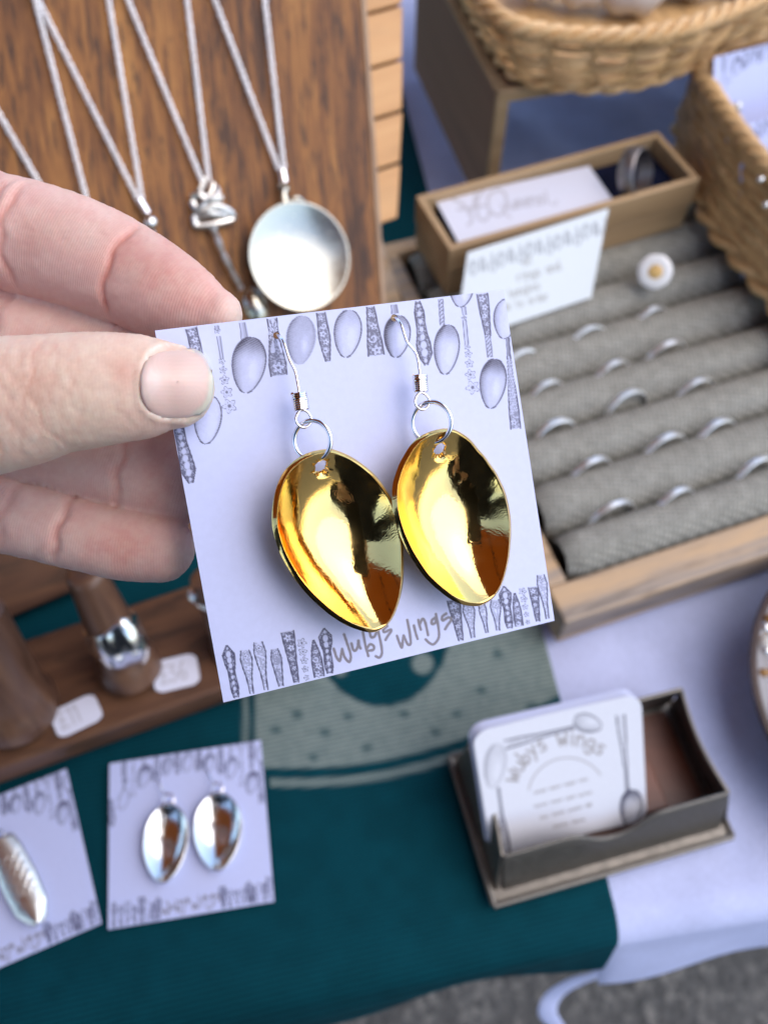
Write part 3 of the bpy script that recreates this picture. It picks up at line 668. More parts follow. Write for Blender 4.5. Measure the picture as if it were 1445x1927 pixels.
def card_art(X, Y, fine=True):
    s = Ink(X, Y, fine)
    # upper band
    s.handle(360, 618, 384, 715, [10, 10, 9, 8], .85, 'mix', 3)
    s.stem(411, 632, 418, 675, 3, 3, tone=.2); s.flower(409, 622, 6, 1); s.stem(408, 613, 409, 620, 3, 3)
    for i, (x, y, r) in enumerate([(418, 680, 6), (420, 696, 7), (423, 715, 9), (427, 738, 11), (432, 764, 14)]): s.flower(x, y, r, i)
    s.stem(456, 607, 461, 640, 5, 6); s.bowl(468, 687, 31, 53, -.12, .3, .45, .75, 2)
    s.handle(512, 600, 525, 706, [9, 8, 10, 13, 16, 15], .8, 'none', 5)
    t, c, L = s.loc(512, 600, 525, 706)
    fan = (np.sin(np.arctan2(c, t*L+8-.0)*26) > .2)*(t > .02)*(t < .55)*(np.abs(c) < 8+6*t)
    fan = (np.sin(np.arctan2(c+1, (.22-t)*L)*14) > .3)*(t > .01)*(t < .6)*(np.abs(c) < 7+7*t); s.put(fan*1.0, .1); s.flower(524, 692, 12, 1)
    s.bowl(566, 640, 27, 46, -.08, .75, .25, .1, 3, outline=.4); 
    s.handle(604, 589, 617, 680, [8, 9, 11, 8, 4], .8, 'mix', 7)
    s.bowl(654, 628, 25, 45, -.1, .15, .4, .3, 4)
    s.handle(697, 578, 708, 668, [7, 9, 11, 14, 15], .85, 'mix', 9)
    s.stem(741, 573, 743, 590, 5, 6, tone=.5); s.bowl(747, 633, 24, 40, -.08, .25, .85, .6, 5)
    s.handle(786, 568, 802, 686, [4, 9, 8, 9, 13, 14, 3], .9, 'blobs', 11)
    s.stem(829, 563, 832, 612, 4, 4, True); s.bowl(840, 658, 23, 47, -.08, .12, .5, .6, 6)
    s.bowl(868, 548, 21, 30, -.08, .4, .2, -.2, 7); s.put((s.Y < 553-.11*(s.X-868))*1.0*(np.abs(s.X-868) < 30), 0)
    s.stem(872, 578, 874, 593, 4, 3, tone=.3); s.flower(873, 599, 5, 2); s.stem(874, 604, 878, 648, 3.2, 3.2, tone=.2)
    for i, (x, y, r) in enumerate([(879, 653, 5.5), (881, 666, 7), (883, 684, 8), (885, 705, 10), (889, 729, 13)]): s.flower(x, y, r, i)
    s.handle(907, 553, 918, 632, [10, 9.5, 7, 5], .85, 'f', 13); s.stem(917, 630, 922, 672, 5, 4.5, True, .4); s.bowl(927, 722, 24, 47, -.1, .35, .4, .8, 8)
    s.bowl(952, 600, 23, 38, -.12, .1, .35, -.1, 9); s.stem(955, 636, 958, 680, 3, 3, tone=.7)
    s.handle(957, 670, 970, 806, [3, 4, 7, 9, 9], .7, 'none', 15)
    t, c, L = s.loc(957, 670, 970, 806); s.put((np.sin(t*L*.9+c*1.6) > .2)*(np.abs(c) < 7)*(t > .05)*(t < .78), .15); s.flower(967, 795, 7, 1)
    # left side, partly under the thumb
    s.bowl(391, 790, 25, 46, -.1, .02, .15, .0, 10); s.stem(380, 700, 385, 746, 4, 4, True)
    s.handle(333, 790, 360, 909, [9, 9, 9, 12, 14, 4], .9, 'blobs', 17)
    # lower band
    for i, (x0, y0, x1, y1, w, k) in enumerate([(427, 1215, 445, 1312, 11, 'leaf'), (461, 1224, 474, 1305, 11, 'lt'), (486, 1209, 501, 1298, 11, 'lt'), (517, 1222, 529, 1291, 10, 'md'), (541, 1189, 558, 1284, 12, 'dk'),
            (568, 1203, 578, 1278, 9, 'fl'), (590, 1205, 601, 1273, 9, 'pt'), (610, 1183, 621, 1267, 12, 'leaf'), (853, 1129, 867, 1205, 12, 'dk'), (880, 1137, 890, 1200, 11, 'lt'), (906, 1137, 916, 1191, 7, 'lt'),
            (931, 1129, 937, 1186, 10, 'lt'), (948, 1104, 959, 1182, 11, 'leaf'), (968, 1117, 977, 1178, 7, 'pt'), (983, 1106, 994, 1172, 7, 'fl'), (1003, 1105, 1012, 1169, 9, 'dk'), (1017, 1082, 1030, 1164, 9, 'lt')]):
        if k == 'leaf': s.handle(x0, y0, x1, y1, [1, w, w*.9, w*.55, w*.6, w*.65, w*.4], .95, 'blobs', i)
        elif k == 'lt': s.handle(x0, y0, x1, y1, [w*.7, w, w*.8, w*.5, w*.35, w*.3], .45, 'none', i); s.flower(x0+1.5, y0+w, w*.6, i)
        elif k == 'md': s.handle(x0, y0, x1, y1, [w*.6, w, w*.8, w*.6, w*.4], .6, 'none', i); s.flower(x0+1.5, y0+w, w*.6, i)
        elif k == 'dk': s.handle(x0, y0, x1, y1, [w, w*.9, w*.75, w*.6, w*.5, w*.35], .9, 'f', i)
        elif k == 'pt': s.handle(x0, y0, x1, y1, [1, w*.7, w, w*1.1, w], .85, 'mix', i)
        else:
            for j in range(5): tt = j/4.6; s.flower(x0+(x1-x0)*tt, y0+7+(y1-y0)*tt, w*(1-.5*tt), j)
    wubys(s)
    return s
def make_card(name, label, P0, P1, P3, n, holes=(), art=True, painter=None, cat='earring card', th=.00035, group=None, rnd=0, curve=0):
    P0, P1, P3 = map(np.asarray, (P0, P1, P3)); U, V_ = P1-P0, P3-P0; N = unit(np.cross(U, V_)); N = N if N@(EYE-P0) > 0 else -N
    u, v = np.meshgrid(np.linspace(0, 1, n), np.linspace(0, 1, n), indexing='ij')
    F = grid(n, n)
    if rnd:                                                     # rounded corners: pull the square's corners in
        a, b = 2*u-1, 2*v-1; k = 1-rnd; x = np.maximum(np.abs(a)-k, 0)/rnd; y = np.maximum(np.abs(b)-k, 0)/rnd
        m = np.maximum(x, y); l = np.hypot(x, y); f = np.where(l > 0, m/np.maximum(l, 1e-9), 1)
        u = np.where((x > 0) & (y > 0), .5+.5*np.sign(a)*(k+x*f*rnd), u); v = np.where((x > 0) & (y > 0), .5+.5*np.sign(b)*(k+y*f*rnd), v)
    du, dv = np.linalg.norm(U), np.linalg.norm(V_)
    keep = np.ones(len(F), bool)
    uf, vf = u.ravel().copy(), v.ravel().copy()
    for hu, hv, hr in holes:
        d = np.hypot((uf-hu)*du, (vf-hv)*dv); keep &= d[F].mean(1) > hr
        cell = du/n; m = (np.abs(d-hr) < cell*.75) & (d > 1e-9)
        uf[m] = hu+(uf[m]-hu)*hr/d[m]; vf[m] = hv+(vf[m]-hv)*hr/d[m]
    used = np.zeros(n*n, bool); F = F[keep]
    P = P0+uf[:, None]*U+vf[:, None]*V_ - N[None, :]*(curve*((uf-.5)**2)*4)[:, None]
    if painter is not None: col = painter(uf, vf)
    elif art: X, Y = card_xy(uf, vf); col = card_art(X, Y).color()
    else: col = np.tile(A_(.64, .67, .8), (len(uf), 1))
    # back sheet and edge strips
    Pb = P-N*th; nn_ = len(P)
    i = np.arange(n); edge = np.concatenate([i*n, (n-1)*n+i[1:], (i[::-1][1:])*n+(n-1), i[::-1][1:]]); edge = edge[:-1]
    e2 = np.roll(edge, -1); SF = np.stack([edge, e2, e2+nn_, edge+nn_], 1)
    if len(P) > 30000 and not len(holes): st_ = 1
    FF = np.vstack([F, F[:, ::-1]+nn_, SF])
    o = mesh_np(name, np.vstack([P, Pb]), FF, M['card'], None, 40, colors=np.vstack([col, np.tile(BASE, (nn_, 1))]))
    return tag(o, label, cat, group)
h1 = K(521, 631)-CP[0]; h2 = K(742, 598)-CP[0]
hu = lambda h: (np.linalg.lstsq(np.stack([CU, CV], 1), h, rcond=None)[0])
HO = [(*hu(h1), .00058), (*hu(h2), .00062)]
make_card('earring_card', 'square lavender white card with printed vintage spoons, held between thumb and finger', CP[0], CP[1], CP[3], 430, HO)

# ================================================================== GOLD SPOON EARRINGS
RH = .0062           # rim height above the card
def resample(px, n, h, tilt=None):
    P = np.array([K(x, y, h if tilt is None else h+tilt(x, y)) for x, y in px]); P = np.vstack([P, P[:1]])
    sp = spline(np.vstack([P[-2:-1], P, P[1:2]]), 12)[12:-12]
    d = np.concatenate([[0], np.cumsum(np.linalg.norm(np.diff(sp, axis=0), axis=1))]); t = np.linspace(0, d[-1], n, endpoint=False)
    return np.stack([np.interp(t, d, sp[:, i]) for i in range(3)], 1)
OL = [(622.9, 848), (602, 850), (583, 855), (565, 864), (550, 876), (536, 893), (526.6, 913), (520, 938), (516.6, 966), (517, 988), (521.6, 1009), (529, 1033), (540, 1056), (554, 1080), (570, 1102), (588, 1122), (606, 1139), (624, 1154), (643, 1167), (660, 1176), (676, 1182), (690, 1186), (706, 1187), (722.6, 1180), (734, 1168), (742.5, 1152), (749, 1133), (754, 1112), (757, 1088), (757.5, 1062), (757, 1040), (755.8, 1019), (752, 997), (747.5, 976), (741, 956), (732.5, 936), (723, 920), (712.6, 906), (700, 892), (686, 880), (671, 869), (656, 860), (640, 853)]
OR = [(857, 811.6), (840, 809), (825.6, 811), (807, 817), (789, 827), (776, 840), (765.8, 856.4), (756, 874), (749, 893), (744, 911), (742.5, 929.5), (743, 950), (746.5, 971), (755, 1000), (766, 1025), (777, 1045.8), (799, 1079), (812, 1093), (825.6, 1105.6), (852, 1125.5), (875, 1135.5), (898.6, 1138), (911, 1135), (922, 1128.8), (931, 1120), (938.5, 1108.9), (946, 1092), (951.8, 1072), (956, 1052), (958.4, 1032.5), (960, 1010), (960, 986), (957.5, 964), (953.5, 942.8), (948, 924), (940, 906), (932, 890), (922, 876), (911, 860), (898.6, 846.5), (887, 832), (875, 821.5)]
def gold(label, O, hole_px, cpx, grp):
    e = thing('earring', label, 'earring', tuple(K(*cpx, RH)), grp)
    rim = resample(O, 150, RH, tilt=lambda x, y: -.0011*(x-cpx[0])/110+.0002*(y-cpx[1])/150)
    rn_ = unit(np.cross(rim[40]-rim[0], rim[100]-rim[0])); rn_ = rn_ if rn_@CNn > 0 else -rn_
    c = rim.mean(0); c = c+unit(CU)*0.0002
    hp = hit(*hole_px, c-rn_*.003, rn_)
    dish(e, 'spoon_bowl', M['gold'], rim, c, rn_, .0052, .0009, 46, 2.5, True, hp, .0013)
    return e, rn_
GE1, gn1 = gold('left gold plated spoon bowl earring hanging on the held card', OL, (598, 877), (640, 1020), 'pair of gold spoon earrings on the held card')
GE2, gn2 = gold('right gold plated spoon bowl earring hanging on the held card', OR, (822, 845), (855, 975), 'pair of gold spoon earrings on the held card')
cu, cv = unit(CU), unit(CV)
def fittings(e, hole, coil_top, coil_bot, loop, jr, jrr):
    c = K(*jr, .0052); a = math.radians(38); d1 = cu*math.cos(a)+CNn*math.sin(a)
    P = [c+(d1*math.cos(t)+cv*math.sin(t))*jrr for t in np.linspace(0, 2*math.pi, 64, endpoint=False)]
    mesh_np('jump_ring', *tube(P, .0004, 12, True), M['silver_wire'], e)
    c = K(*loop, .0052); d2 = unit(cu*.95+CNn*.1)
    P = [c+d2*math.cos(t)*.00122*(1-.18*max(0, -math.sin(t))-.0)+cv*math.sin(t)*.00138 for t in np.linspace(0, 2*math.pi, 40, endpoint=False)]
    mesh_np('wire_loop', *tube(P, .00024, 10, True), M['silver_wire'], e)
    a_, b_ = K(*coil_top, .0045), K(*coil_bot, .005); ax = b_-a_; L = np.linalg.norm(ax); ax /= L; s1 = unit(np.cross(ax, CNn)); s2 = np.cross(ax, s1)
    t = np.linspace(0, 1, 8*20); P = [a_+ax*L*q+(s1*math.cos(q*8*2*math.pi)*1.25+s2*math.sin(q*8*2*math.pi)*.8)*.00088 for q in t]
    mesh_np('coil', *tube(P, .00025, 8), M['silver_wire'], e)
    P = spline([K(*hole, -.004), K(hole[0]+1, hole[1]+1, -.0006), K(hole[0]+4, hole[1]+2, .0011), K(hole[0]+13, hole[1]+14, .0028), K(hole[0]+24, hole[1]+46, .0036), K(coil_top[0]-7, coil_top[1]-40, .004), K(coil_top[0], coil_top[1]-3, .0045), K(*coil_bot, .005)], 10)
    mesh_np('ear_wire', *tube(P, .00027, 10), M['silver_wire'], e)
fittings(GE1, (521, 631), (563, 740), (568, 771), (571, 788), (588, 829), .00315)
fittings(GE2, (742, 598), (790, 706), (792, 737), (794, 755), (812, 795), .00335)

# ================================================================== CARDS LYING ON THE RUNNER
def flat_card(label, px, size=.06, n=170, h=.7515, grp='earring cards lying on the teal runner'):
    P = [at(x, y, h) for x, y in px]; c = sum(P)/4; u = unit((P[1]-P[0])+(P[2]-P[3])); v = A_(u[1], -u[0], 0)
    P0 = c-u*size/2-v*size/2
    return make_card('earring_card', label, P0, P0+u*size, P0+v*size, n, group=grp), P0, u, v
cd2, P2, u2, v2 = flat_card('small printed card with two silver spoon earrings on the teal runner', [(200, 1435), (490, 1390), (518, 1700), (210, 1752)])
cd1, P1_, u1, v1 = flat_card('printed card with one long silver handle earring at the bottom left edge', [(-170, 1560), (105, 1450), (187, 1745), (-100, 1868)])
def bowl_earring(label, cpx, W, L, ang, wire_px, h=.7515, grp='pair of silver spoon earrings on the runner card'):
    c = at(*cpx, h+.004); e = thing('earring', label, 'earring', tuple(c), grp)
    a = ang; x = A_(math.cos(a), math.sin(a), 0); y = A_(-math.sin(a), math.cos(a), 0)
    t = np.linspace(0, 2*math.pi, 90, endpoint=False)
    rim = [c+x*math.sin(k)*W*(1-.12*-math.cos(k))+y*(-math.cos(k))*-L*-1*(-1)*(1) for k in t]
    rim = [c+x*W*math.sin(k)*(1+.12*math.cos(k))*(1-.12*abs(math.cos(k))**3)+y*L*math.cos(k) for k in t]
    dish(e, 'spoon_bowl', M['silver'], rim, c, UP, .0038, .0007, 26, 2.2, True)
    top = c+y*L; jr = top+y*.0012
    P = [jr+(x*math.cos(k)+y*math.sin(k)*1.0+UP*.25*math.cos(k))*.0022 for k in np.linspace(0, 2*math.pi, 30, endpoint=False)]
    mesh_np('jump_ring', *tube(P, .0003, 8, True), M['silver_wire'], e)
    wv = at(*wire_px, h+.0005); m_ = (top+wv)/2+UP*.001
    mesh_np('ear_wire', *tube(spline([top+y*.003, m_, wv+UP*.001, wv-UP*.001], 8), .0003, 8), M['silver_wire'], e)
    return e
bowl_earring('left silver spoon bowl earring on the small runner card', (312, 1585), .0083, .0142, math.radians(3), (300, 1470))
bowl_earring('right silver spoon bowl earring on the small runner card', (410, 1563), .0090, .0142, math.radians(6), (392, 1452))
# long engraved handle earring
M['silver_pale'] = metal('satin_silver', (.9, .9, .84), .3, .00003)
c = at(42, 1660, .7545); e = thing('earring', 'long narrow silver spoon handle earring with engraved scrolls at the left edge', 'earring', tuple(c))
A0, A1 = at(2, 1582, .7545), at(76, 1738, .7545); ax = unit(A1-A0); sx = unit(np.cross(ax, UP)); L = np.linalg.norm(A1-A0)
rows = []; ns = 60
for i in range(ns):
    t = i/(ns-1); wd = np.interp(t, [0, .03, .15, .5, .8, .95, 1], [.0035, .0048, .0056, .0062, .0056, .003, .0008])
    for k in range(17):
        q = k/8-1; rows.append(A0+ax*L*t+sx*wd*q+UP*(.0022*(1-q*q)+.0004*math.sin(t*60)*math.sin(q*14)*(abs(t-.45) < .25)*(abs(q) < .55)))
o = mesh_np('handle', rows, grid(ns, 17), M['silver_pale'], e, 60); s = o.modifiers.new('t', 'SOLIDIFY'); s.thickness = .0008
mb = MB()
for (t, q, r) in ((.3, -.15, .0012), (.38, .1, .0016), (.45, -.1, .0014), (.52, .12, .0016), (.6, -.05, .0013)):
    cc = A0+ax*L*t+sx*.0055*q+UP*.0024; P = [cc+(ax*math.cos(k)+sx*math.sin(k))*r*(1-k/14)+UP*.0002 for k in np.linspace(0, 9, 26)]; mb.add(*tube(P, .00018, 6))
mb.build('engraved_scrolls', M['silver_pale'], o, 60)
P = [A0-ax*.002+(sx*math.cos(k)+ax*math.sin(k))*.0022 for k in np.linspace(0, 2*math.pi, 30, endpoint=False)]; mesh_np('jump_ring', *tube(P, .0003, 8, True), M['silver_wire'], e)
mesh_np('ear_wire', *tube(spline([A0-ax*.004, A0-ax*.009+UP*.002, A0-ax*.014-UP*.002], 8), .0003, 8), M['silver_wire'], e)
# ================================================================== RING BOX, SIGN
q0, q1, q2, q3 = [at(x, y, .812) for x, y in ((790, 365), (1245, 245), (1318, 335), (845, 470))]
KX = unit((q1-q0)+(q2-q3)); KX[2] = 0; KY = A_(-KX[1], KX[0], 0); o3 = q3.copy(); LX = (np.linalg.norm(q1-q0)+np.linalg.norm(q2-q3))/2; LY = (q0-q3)@KY; LY = ((q0-q3)@KY+(q1-q2)@KY)/2
def kp(x, y, z): return A_(o3[0], o3[1], 0)+KX*x+KY*y+UP*z
rb = thing('ring_box', 'long pale wooden ring box with navy foam lining resting on the linen rollers', 'wooden box', tuple(kp(.06, .02, .783)))
W_ = .0035
for nm, z0, z1, e in (('lower_frame', .7815, .7955, .0006), ('upper_frame', .7965, .812, 0)):
    mb = MB()
    for (x, y, sx, sy) in ((e, e, LX-2*e, W_), (e, LY-W_-e, LX-2*e, W_), (e, W_+e, W_, LY-2*W_-2*e), (LX-W_-e, W_+e, W_, LY-2*W_-2*e)): mb.add(*oblock(kp(x, y, z0), KX, KY, UP, sx, sy, z1-z0))
    bevel(mb.build(nm, M['oakbox'], rb, 0), .0006)
mb = MB(); mb.add(*oblock(kp(W_+.0005, W_+.0005, .784), KX, KY, UP, LX-2*W_-.001, LY-2*W_-.001, .019)); bevel(mb.build('foam', M['navy'], rb, 0), .001)
# paper slip lying in the box
sq = [at(x, y, .8075) for x, y in ((820, 378), (1108, 312), (1142, 378), (864, 460))]
FONT = {'w': [[(0, 0), (.2, 1), (.45, .35), (.65, 1), (.9, 0)]], 'u': [[(0, .2), (.1, .9), (.45, 1), (.6, .7), (.65, .2)], [(.65, .2), (.75, 1)]], 'b': [[(.1, -.4), (.1, 1)], [(.1, .5), (.45, .3), (.65, .65), (.4, 1), (.1, .95)]],
        'y': [[(0, .1), (.3, .7)], [(.65, .1), (.3, .9), (.05, 1.35)]], 's': [[(.6, .15), (.2, .15), (.15, .45), (.55, .6), (.5, .95), (.05, .95)]], 'i': [[(.2, .1), (.2, 1)], [(.2, -.3), (.2, -.25)]],
        'n': [[(0, .1), (.05, 1)], [(.05, .4), (.35, .1), (.6, .35), (.6, 1)]], 'g': [[(.6, .15), (.15, .15), (.05, .6), (.3, .9), (.6, .6), (.6, .15)], [(.6, .15), (.62, 1.1), (.3, 1.4), (0, 1.2)]],
        'e': [[(.05, .55), (.6, .5), (.4, .1), (.05, .4), (.15, .9), (.6, .9)]], 'Q': [[(.5, -.5), (.05, -.1), (.05, .6), (.45, 1), (.9, .6), (.9, -.1), (.5, -.5)], [(.6, .6), (1.1, 1.25)]], 'r': [[(0, .1), (.05, 1)], [(.05, .4), (.3, .1), (.5, .2)]],
        'z': [[(0, .15), (.6, .15), (.05, .95), (.65, .9)]], 'A': [[(0, 1.1), (.5, -.5), (.85, 1.1)], [(-.2, .4), (1.0, .3)]], '1': [[(.15, -.25), (.35, -.5), (.35, 1)]], '3': [[(0, -.4), (.5, -.3), (.2, .15), (.6, .5), (.3, 1), (-.05, .8)]],
        '6': [[(.5, -.5), (.1, .2), (.1, .9), (.5, .9), (.5, .4), (.15, .45)]], '£': [[(.6, -.35), (.35, -.5), (.25, 0), (.3, .6), (0, 1), (.7, .95)], [(0, .3), (.5, .3)]], 't': [[(.25, -.3), (.25, .9), (.5, .95)], [(0, .1), (.5, .1)]], 'o': [[(.3, .1), (.02, .55), (.3, 1), (.6, .55), (.3, .1)]], 'a': [[(.6, .2), (.15, .15), (.05, .7), (.3, .98), (.6, .7)], [(.6, .15), (.65, 1)]], 'l': [[(.15, -.5), (.15, 1)]], 'd': [[(.6, .4), (.2, .15), (.05, .7), (.35, 1), (.6, .7)], [(.6, -.5), (.62, 1)]], 'h': [[(.05, -.5), (.05, 1)], [(.05, .4), (.35, .1), (.6, .4), (.6, 1)]], 'm': [[(0, 1), (0, .15)], [(0, .3), (.25, .1), (.4, .4), (.4, 1)], [(.4, .4), (.65, .1), (.85, .4), (.85, 1)]]}
def write(ink, txt, fpos, hgt, w, grey=True):
    """fpos(s) -> x, y, direction angle at distance s along the line"""
    s = 0
    for ch in txt:
        if ch in FONT:
            x0, y0, a = fpos(s); c_, s_ = math.cos(a), math.sin(a)
            for L in FONT[ch]: ink.stroke([(x0+(x*c_-(y-1)*s_)*hgt, y0+(x*s_+(y-1)*c_)*hgt) for x, y in L], w, grey)
        s += hgt*(1.0 if ch in 'wQAm' else .55 if ch in 'il1' else .82)
def line(x0, y0, x1, y1):
    L = math.hypot(x1-x0, y1-y0); a = math.atan2(y1-y0, x1-x0); return lambda s: (x0+(x1-x0)*s/L, y0+(y1-y0)*s/L, a)
def pxpaint(P0, P1, P3, fn, base=None):
    P0, P1, P3 = map(np.asarray, (P0, P1, P3))
    def f(u, v):
        X, Y, _ = proj(P0+u[:, None]*(P1-P0)+v[:, None]*(P3-P0)); s = Ink(X, Y); fn(s)
        c = s.color()
        if base is not None: c = c*(base/BASE)
        return c
    return f
def quad_card(name, label, P0, P1, P3, n, fn, cat, **kw):
    b = kw.pop('base', None)
    return make_card(name, label, P0, P1, P3, n, painter=pxpaint(P0, P1, P3, fn, b), cat=cat, **kw)
PW = A_(.66, .68, .78)
def slip(s):
    T = lambda L: [(780+x*.2907, 240+y*.2906) for x, y in L]
    for L in ([(240, 462), (300, 490), (350, 540), (372, 600), (345, 632)], [(395, 400), (385, 490), (350, 560)], [(280, 530), (380, 520), (450, 505)], [(450, 400), (405, 470), (410, 580), (460, 600), (490, 540)]): s.stroke(T(L), 2.6)
    s.stroke(T([(540, 400), (480, 440), (480, 530), (540, 570), (590, 520), (585, 430), (540, 400)]), 2.6); s.stroke(T([(560, 500), (590, 560), (620, 580)]), 2)
    write(s, 'ueensi', line(780+610*.2907, 240+530*.2906, 780+980*.2907, 240+470*.2906), 17, 2.2)
    s.stroke(T([(880, 490), (910, 500), (920, 470)]), 1.5); s.g *= .45
quad_card('paper_slip', 'white lettered paper slip lying in the long wooden ring box', sq[0], sq[1], sq[3], 150, slip, 'paper slip', base=PW)
# big ring standing in the foam
rc = at(1195, 326, .815); V, F = ring_mesh(.0112, .0085, .0011); Rm = np.array(Vector((0, 1, 0)).rotation_difference(Vector(unit((.75, -.5, .42)))).to_matrix())
bigr = mesh_np('ring', np.array(V)@Rm.T+rc, F, M['dark_band'], None, 50); tag(bigr, 'wide dark silver band ring standing in the navy foam of the wooden box', 'ring')
# sign leaning on the ring box
s0, s1 = at(880, 475, .815), at(1145, 392, .815); sbr = at(1112, 560, .783); sbl = s0+(sbr-s1)
def sign(s):
    for i in range(15):
        f = i/14; x = 890+248*f; y = 490-78*f; 
        if i % 3 == 0: s.bowl(x, y+14+4*math.sin(i), 7, 14, -.1, .5, .5, .3, i)
        elif i % 3 == 1: s.handle(x-1, y, x+2, y+26, [3, 4, 5, 5], .7, 'none', i)
        else: s.stem(x, y-2, x+1, y+12, 2, 2); s.bowl(x+2, y+22, 6, 11, -.1, .4, .5, .3, i)
    write(s, 'all', line(985, 500, 1040, 484), 10, 1.3); write(s, 'rings and', line(975, 530, 1100, 494), 12, 1.5)
    write(s, 'bangles', line(960, 560, 1080, 524), 11, 1.4); write(s, 'made to order', line(930, 590, 1100, 545), 10, 1.3)
    s.k *= .6; s.g *= .6
quad_card('sign_card', 'white hand lettered sign card leaning on the front of the long ring box', s0, s1, sbl, 170, sign, 'sign', base=A_(.66, .7, .72))

# ================================================================== RISER BOX, BIG BASKET
RY = math.radians(14.3); RX_ = A_(math.cos(RY), math.sin(RY), 0); RN_ = A_(-math.sin(RY), math.cos(RY), 0); RO = at(935, 172, .83); RO[2] = 0
def rp(x, y, z): return RO+RX_*x+RN_*y+UP*z
M['riser'] = wood('riser_brown', [(.3, (.17, .088, .05)), (.7, (.28, .155, .09))], ax=(-.25, .97, 0), grain=25, pores=.1, rough=.7)
rs = thing('riser_box', 'open fronted wooden riser box with pale edges carrying the wicker basket', 'wooden box', tuple(rp(.1, .1, .75)))
RWd, RD, RT = .23, .15, .007
for nm, b_ in (('side_panel', (0, .002, .752, RT, RD, .071)), ('side_panel', (RWd-RT, .002, .752, RT, RD, .071)), ('top_panel', (0, .002, .8235, RWd, RD, .0065))):
    mb = MB(); x, y, z, a, b, c = b_; mb.add(*oblock(rp(x, y, z), RX_, RN_, UP, a, b, c)); bevel(mb.build(nm, M['riser'], rs, 0), .0005)
for b_ in ((0, -.0015, .752, RT, .0033, .0715), (RWd-RT, -.0015, .752, RT, .0033, .0715), (0, -.0015, .8238, RWd, .0033, .0068)):
    x, y, z, a, b, c = b_; mb = MB(); mb.add(*oblock(rp(x, y, z), RX_, RN_, UP, a, b, c)); bevel(mb.build('edge_trim', M['oakbox'], rs, 0), .0006)
x, y, z, a, b, c = (-.0008, .002, .8295, .006, RD, .0014); mb = MB(); mb.add(*oblock(rp(x, y, z), RX_, RN_, UP, a, b, c)); mb.build('edge_trim', M['oakbox'], rs, 0)
def wicker(name, label, bot, top, rows, r, mat, pitch=.013, closed=False, rimr=.0035, amp=.0022, wav=1):
    """bot, top: polylines (3D) of the wall's foot and rim"""
    B = spline(bot, 16); T_ = spline(top, 16)
    t = thing(name, label, 'basket', tuple(B.mean(0)))
    def res(P, n):
        d = np.concatenate([[0], np.cumsum(np.linalg.norm(np.diff(P, axis=0), axis=1))]); q = np.linspace(0, d[-1], n)
        return np.stack([np.interp(q, d, P[:, i]) for i in range(3)], 1), d[-1]
    _, LL = res(B, 10); n = int(LL/.0016); B, _ = res(B, n); T_, LT = res(T_, n)
    tang = np.gradient(B, axis=0); tang /= np.linalg.norm(tang, axis=1)[:, None]
    nrm = np.cross(tang, UP); nrm /= np.linalg.norm(nrm, axis=1)[:, None]
    if (nrm[n//2]@(EYE-B[n//2])) < 0: nrm = -nrm
    q = np.linspace(0, LT, n)
    for k in range(rows):
        f = (k+.5)/rows; P = B+(T_-B)*(f+wav*(.02*np.sin(q*60+k*1.9)+.014*np.sin(q*23+k)+.012*np.sin(q*131+k*2.3)))[:, None]
        P = P+nrm*(amp*np.sin(math.pi*q/pitch+math.pi*(k % 2)+.5*np.sin(q*9)))[:, None]
        mesh_np('strand', *tube(P, r*(1+.16*np.sin(q*55+k*3)+.12*np.sin(q*140+k)+.1*np.sin(q*311+2*k)), 8, flat=.8), M[mat if k % 4 == 3 else mat+'_tint%d' % ((k*7) % 3)], t)
    ns_ = int(LT/pitch)
    for i in range(ns_+1):
        j = min(n-1, int((i+.0)*pitch/LT*(n-1))); mesh_np('stake', *tube([B[j]-nrm[j]*.0005, (B[j]+T_[j])/2, T_[j]], r*.85, 6), M[mat], t)
    for ph in range(3):                                     # plaited rim
        P = T_+nrm*(rimr*np.cos(q/(.026)*2*math.pi+ph*2.09))[:, None]+UP*(rimr*.9*np.sin(q/.026*2*math.pi+ph*2.09)+rimr*.3)[:, None]
        mesh_np('rim_rod', *tube(P, r*1.25, 8), M[mat], t)
    for ph in range(2):
        P = B+nrm*(r*1.2*np.cos(q/(.03)*2*math.pi+ph*math.pi)+.0005)[:, None]+UP*(r*np.sin(q/.03*2*math.pi+ph*math.pi))[:, None]
        mesh_np('foot_rod', *tube(P, r*1.1, 8), M[mat], t)
    return t
zb = .834
bot = [at(x, y, zb) for x, y in ((820, -120), (868, -20), (920, 75), (968, 138), (1040, 160), (1150, 163), (1240, 145), (1320, 108), (1440, 48), (1590, -40), (1610, -120), (1450, -215), (1150, -240), (930, -215), (840, -150))]
ctr = at(1230, -50, zb)
top = [p+unit(p*A_(1, 1, 0)-ctr*A_(1, 1, 0))*.017+UP*.034 for p in bot]
bk = wicker('wicker_basket', 'large willow basket on the riser box holding pale grey parcels', bot, top, 12, .00165, 'wicker', .021, rimr=.0024, amp=.0026)
mb = MB(); mb.add(*prism([p+UP*.001 for p in bot], UP, .003)); mb.build('basket_floor', M['wicker2'], bk, 0)
for i, (x, y, r) in enumerate(((1015, -12, .0125), (1098, 2, .0125), (1190, 8, .0150), (1300, -22, .0150), (1410, -30, .014))):
    c = at(x, y-25, .850); V, F = ball(c, r*1.05, 24, (1.15, .8, .72)); V = np.array(V); V = V+0*V
    fo = ((V[:, 0]-c[0])/r); V[:, 2] += .0012*np.sin(fo*6+i)
    tag(mesh_np('parcel', V, F, M['felt'], None, 60), ['small pale grey rounded parcel at the left end of the willow basket', 'pale grey rounded parcel, second from the left in the willow basket', 'largest pale grey parcel in the middle of the willow basket', 'pale grey parcel right of the largest one in the willow basket', 'pale grey parcel at the right edge of the willow basket'][i], 'parcel', 'pale parcels in the willow basket')
